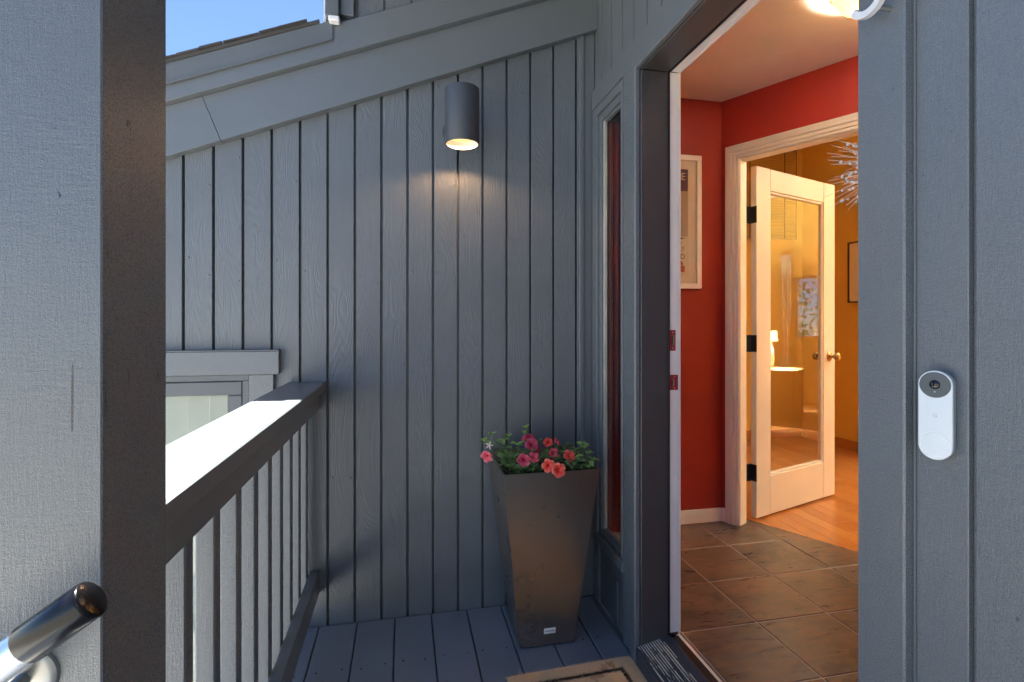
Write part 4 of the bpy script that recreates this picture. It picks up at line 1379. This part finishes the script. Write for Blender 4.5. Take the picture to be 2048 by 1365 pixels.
def stem(p0, p1, lean, nleaf, young_tip=True, s=1.0):
    p0, p1 = Vector(p0), Vector(p1)
    mid = (p0 + p1) / 2 + Vector(lean)
    pts = [p0 * (1 - t) ** 2 + mid * 2 * t * (1 - t) + p1 * t * t for t in (0, .2, .4, .6, .8, 1.0)]
    link('stem', tube_mesh('stem', [p - PL for p in pts], [0.0022, .002, .0018, .0016, .0013, .0009], 6), M['stem'], pl)
    for k in range(nleaf):
        t = 0.25 + 0.75 * (k + 0.5) / nleaf
        p = p0 * (1 - t) ** 2 + mid * 2 * t * (1 - t) + p1 * t * t
        a = k * 2.4 + rng.uniform(-.4, .4)
        d = Vector((math.cos(a), math.sin(a), rng.uniform(-0.1, 0.75))).normalized()
        put_leaf(p, d, young_tip and t > 0.72, s * rng.uniform(0.75, 1.1))
    for k in range(3):
        a = k * 2.1 + rng.uniform(0, 1)
        put_leaf(p1, Vector((math.cos(a), math.sin(a), 0.9)).normalized(), young_tip, s * 0.75)
from math import cos, sin
cY, sY = cos(YAW), sin(YAW)
def at(u, v, y):
    a = (u - 1024) / 1030.75
    d = Vector((a * cY + sY, cY - a * sY, (646.2 - v) / 1030.75))
    return d * (y / d.y) + Vector((0, 0, EYE))
root = [Vector((0.511 + rng.uniform(-.11, .11), 1.9125 + rng.uniform(-.12, .10), 0.612)) for _ in range(40)]
sprigs = [(1050, 858, 1.90), (968, 884, 1.84), (982, 872, 1.86), (1018, 874, 1.88), (1006, 888, 1.80), (1163, 890, 1.86), (1174, 894, 1.88),
          (1178, 908, 1.80), (1186, 922, 1.79), (1176, 936, 1.76), (1152, 902, 1.90), (1036, 892, 1.84), (1092, 906, 1.79), (1120, 896, 1.92),
          (1080, 884, 1.94), (1005, 906, 1.78), (1030, 916, 1.76), (1022, 934, 1.75), (1040, 938, 1.755), (1070, 934, 1.76), (1090, 918, 1.765),
          (1130, 928, 1.76), (1146, 934, 1.76), (1160, 920, 1.77), (1008, 930, 1.77), (995, 908, 1.86), (1110, 922, 1.78), (1064, 906, 1.80),
          (1140, 892, 1.95), (1100, 892, 1.97), (1060, 896, 1.98), (1030, 902, 1.96), (1010, 914, 1.90), (1085, 940, 1.752), (1055, 926, 1.765)]
for k, (u, v, y) in enumerate(sprigs):
    tip = at(u, v, y)
    r0 = min(root, key=lambda q: (q - tip).length + rng.uniform(0, 0.05))
    stem(r0, tip, (rng.uniform(-.01, .01), rng.uniform(-.01, .01), 0.02), rng.randint(6, 9), k < 12, 1.0)
# flowers: five lobed funnels
def flower_mesh(name, rad, mat, rg):
    bm = bmesh.new()
    seg, rows = 40, []
    ph = rg.uniform(0, 6)
    for (fr, zz) in ((0.06, -0.020), (0.10, -0.012), (0.20, -0.005), (0.45, -0.0010), (0.75, 0.0008), (1.0, -0.0008)):
        ring = []
        for k in range(seg):
            a = 2 * math.pi * k / seg
            lobe = 1 - 0.17 * fr * fr * (abs(math.cos(2.5 * a)) ** 6) + 0.03 * fr * math.sin(9 * a + ph)
            ring.append(bm.verts.new((rad * fr * lobe * math.cos(a), rad * fr * lobe * math.sin(a), zz * rad / 0.021 + fr * fr * 0.0022 * math.sin(5 * a + ph) + fr * fr * .001 * math.sin(11 * a))))
        rows.append(ring)
    for a, b in zip(rows, rows[1:]):
        for k in range(seg):
            bm.faces.new((a[k], a[(k + 1) % seg], b[(k + 1) % seg], b[k]))
    bm.faces.new(rows[0])
    me = bm_mesh(bm, name)
    me.materials.append(mat)
    for p in me.polygons:
        p.use_smooth = True
    return me
CAMP = Vector((0, 0, EYE))
flowers = [(973, 914, 1.80, 0.0205, 0, (-0.5, -0.7, -0.25)), (1060, 876, 1.87, 0.019, 1, (0.1, -0.6, 0.8)), (1063, 890, 1.83, 0.022, 1, (-0.1, -0.9, 0.35)),
           (1074, 898, 1.83, 0.016, 1, (0.5, -0.7, 0.0)), (1047, 921, 1.755, 0.0215, 1, (-0.35, -0.9, 0.0)), (1068, 915, 1.77, 0.0185, 0, (0.1, -0.8, 0.6)),
           (1107, 907, 1.79, 0.0175, 0, (0.15, -0.95, 0.15)), (1096, 885, 1.88, 0.017, 2, (-0.3, -0.75, 0.5)), (1114, 883, 1.90, 0.015, 0, (0.6, -0.5, 0.6)),
           (1139, 912, 1.80, 0.021, 2, (0.15, -0.8, 0.6)), (1097, 932, 1.735, 0.0215, 2, (-0.25, -0.95, 0.1)), (1118, 941, 1.725, 0.0235, 2, (0.05, -1.0, 0.15)),
           (1047, 878, 1.88, 0.012, 0, (-0.9, -0.2, 0.2))]
for (u, v, y, r, mi, nv) in flowers:
    p = at(u, v, y)
    nv = Vector(nv).normalized()
    r *= 1.14
    o = bpy.data.objects.new('flower', flower_mesh('flower', r, PETALS[mi], rng))
    o.rotation_mode = 'QUATERNION'
    o.rotation_quaternion = nv.to_track_quat('Z', 'Y')
    o.location = p - PL
    o.parent = pl
    COL.objects.link(o)
    back = p - nv * r * 0.95
    r0 = min(root, key=lambda q: (q - back).length)
    link('flower_stalk', tube_mesh('flower_stalk', [back - PL, (back * 0.6 + r0 * 0.4) + Vector((0, 0, -0.01)) - PL, r0 - PL], [0.002, 0.0016, 0.0016], 6), M['stem'], pl)
# a faded white bloom
fp = at(978, 891, 1.80)
for k in range(5):
    a = k * 1.257
    d = Vector((math.cos(a), -0.35, math.sin(a)))
    link('faded_petal', tube_mesh('faded_petal', [fp - PL, fp + d * 0.008 - PL, fp + d * 0.016 - PL], [0.0025, 0.003, 0.0006], 6), M['petal_white'], pl)

# ------------------------------------------------------------------ doormat
MR = R(2.6)
dm = empty('doormat', (0.570, 1.30, 0.0), 'tan coir doormat with black border line before the doorway', 'doormat', None, MR)
MX, MY = 0.222, 0.376
def rrect(hx, hy, r, n=6):
    pts = []
    for (sx, sy, a0) in ((1, 1, 0), (-1, 1, 90), (-1, -1, 180), (1, -1, 270)):
        for k in range(n + 1):
            a = R(a0 + 90 * k / n)
            pts.append((sx * (hx - r) + r * math.cos(a), sy * (hy - r) + r * math.sin(a)))
    return pts
def slab(name, pts, z0, z1, mat):
    bm = bmesh.new()
    va = [bm.verts.new((x, y, z0)) for x, y in pts]
    vb = [bm.verts.new((x, y, z1)) for x, y in pts]
    bm.faces.new(va[::-1])
    bm.faces.new(vb)
    n = len(pts)
    for i in range(n):
        bm.faces.new((va[i], va[(i + 1) % n], vb[(i + 1) % n], vb[i]))
    return link(name, bm_mesh(bm, name), mat, dm)
slab('backing', rrect(MX, MY, 0.016), 0.0008, 0.010, M['coir'])
bo, bi = 0.052, 0.064
hx0, hy0, hx1, hy1 = MX - bo, MY - bo, MX - bi, MY - bi
def tuft_field(name, n, inside, mat, zb, L, seed, lean=0.8):
    rg = random.Random(seed)
    vs, fs = [], []
    cnt = 0
    while cnt < n:
        x, y = rg.uniform(-MX, MX), rg.uniform(-MY, MY)
        if not inside(x, y):
            continue
        cnt += 1
        a = rg.uniform(0, 6.283)
        w2 = rg.uniform(0.0005, 0.0009)
        dx, dy = math.cos(a) * w2, math.sin(a) * w2
        lx, ly = rg.gauss(0, lean) * L, rg.gauss(0, lean) * L
        ll = L * rg.uniform(0.6, 1.15)
        i = len(vs)
        vs += [(x - dx, y - dy, zb), (x + dx, y + dy, zb), (x + lx, y + ly, zb + ll)]
        fs.append((i, i + 1, i + 2))
    me = bpy.data.meshes.new(name)
    me.from_pydata(vs, [], fs)
    me.update()
    return tag(link(name, me, mat, dm), None, None, None, 'stuff')
def in_line(x, y):
    ax, ay = abs(x), abs(y)
    return ax < hx0 and ay < hy0 and not (ax < hx1 and ay < hy1)
def in_diag(x, y):
    yy = MY - 0.115 - (x + 0.06) * 1.0
    return abs(x) < hx1 - 0.02 and abs(y - yy) < 0.008 and -0.12 < x < 0.12
tuft_field('pile', 45000, lambda x, y: y > -0.05 and not in_line(x, y) and not in_diag(x, y), M['coir'], 0.0098, 0.0032, 3, 2.0)
tuft_field('border_line', 9000, lambda x, y: y > -0.05 and in_line(x, y), M['coir_black'], 0.0098, 0.0036, 4, 1.6)
tuft_field('pattern_line', 1200, lambda x, y: in_diag(x, y), M['coir_brown'], 0.0098, 0.0036, 5, 1.6)
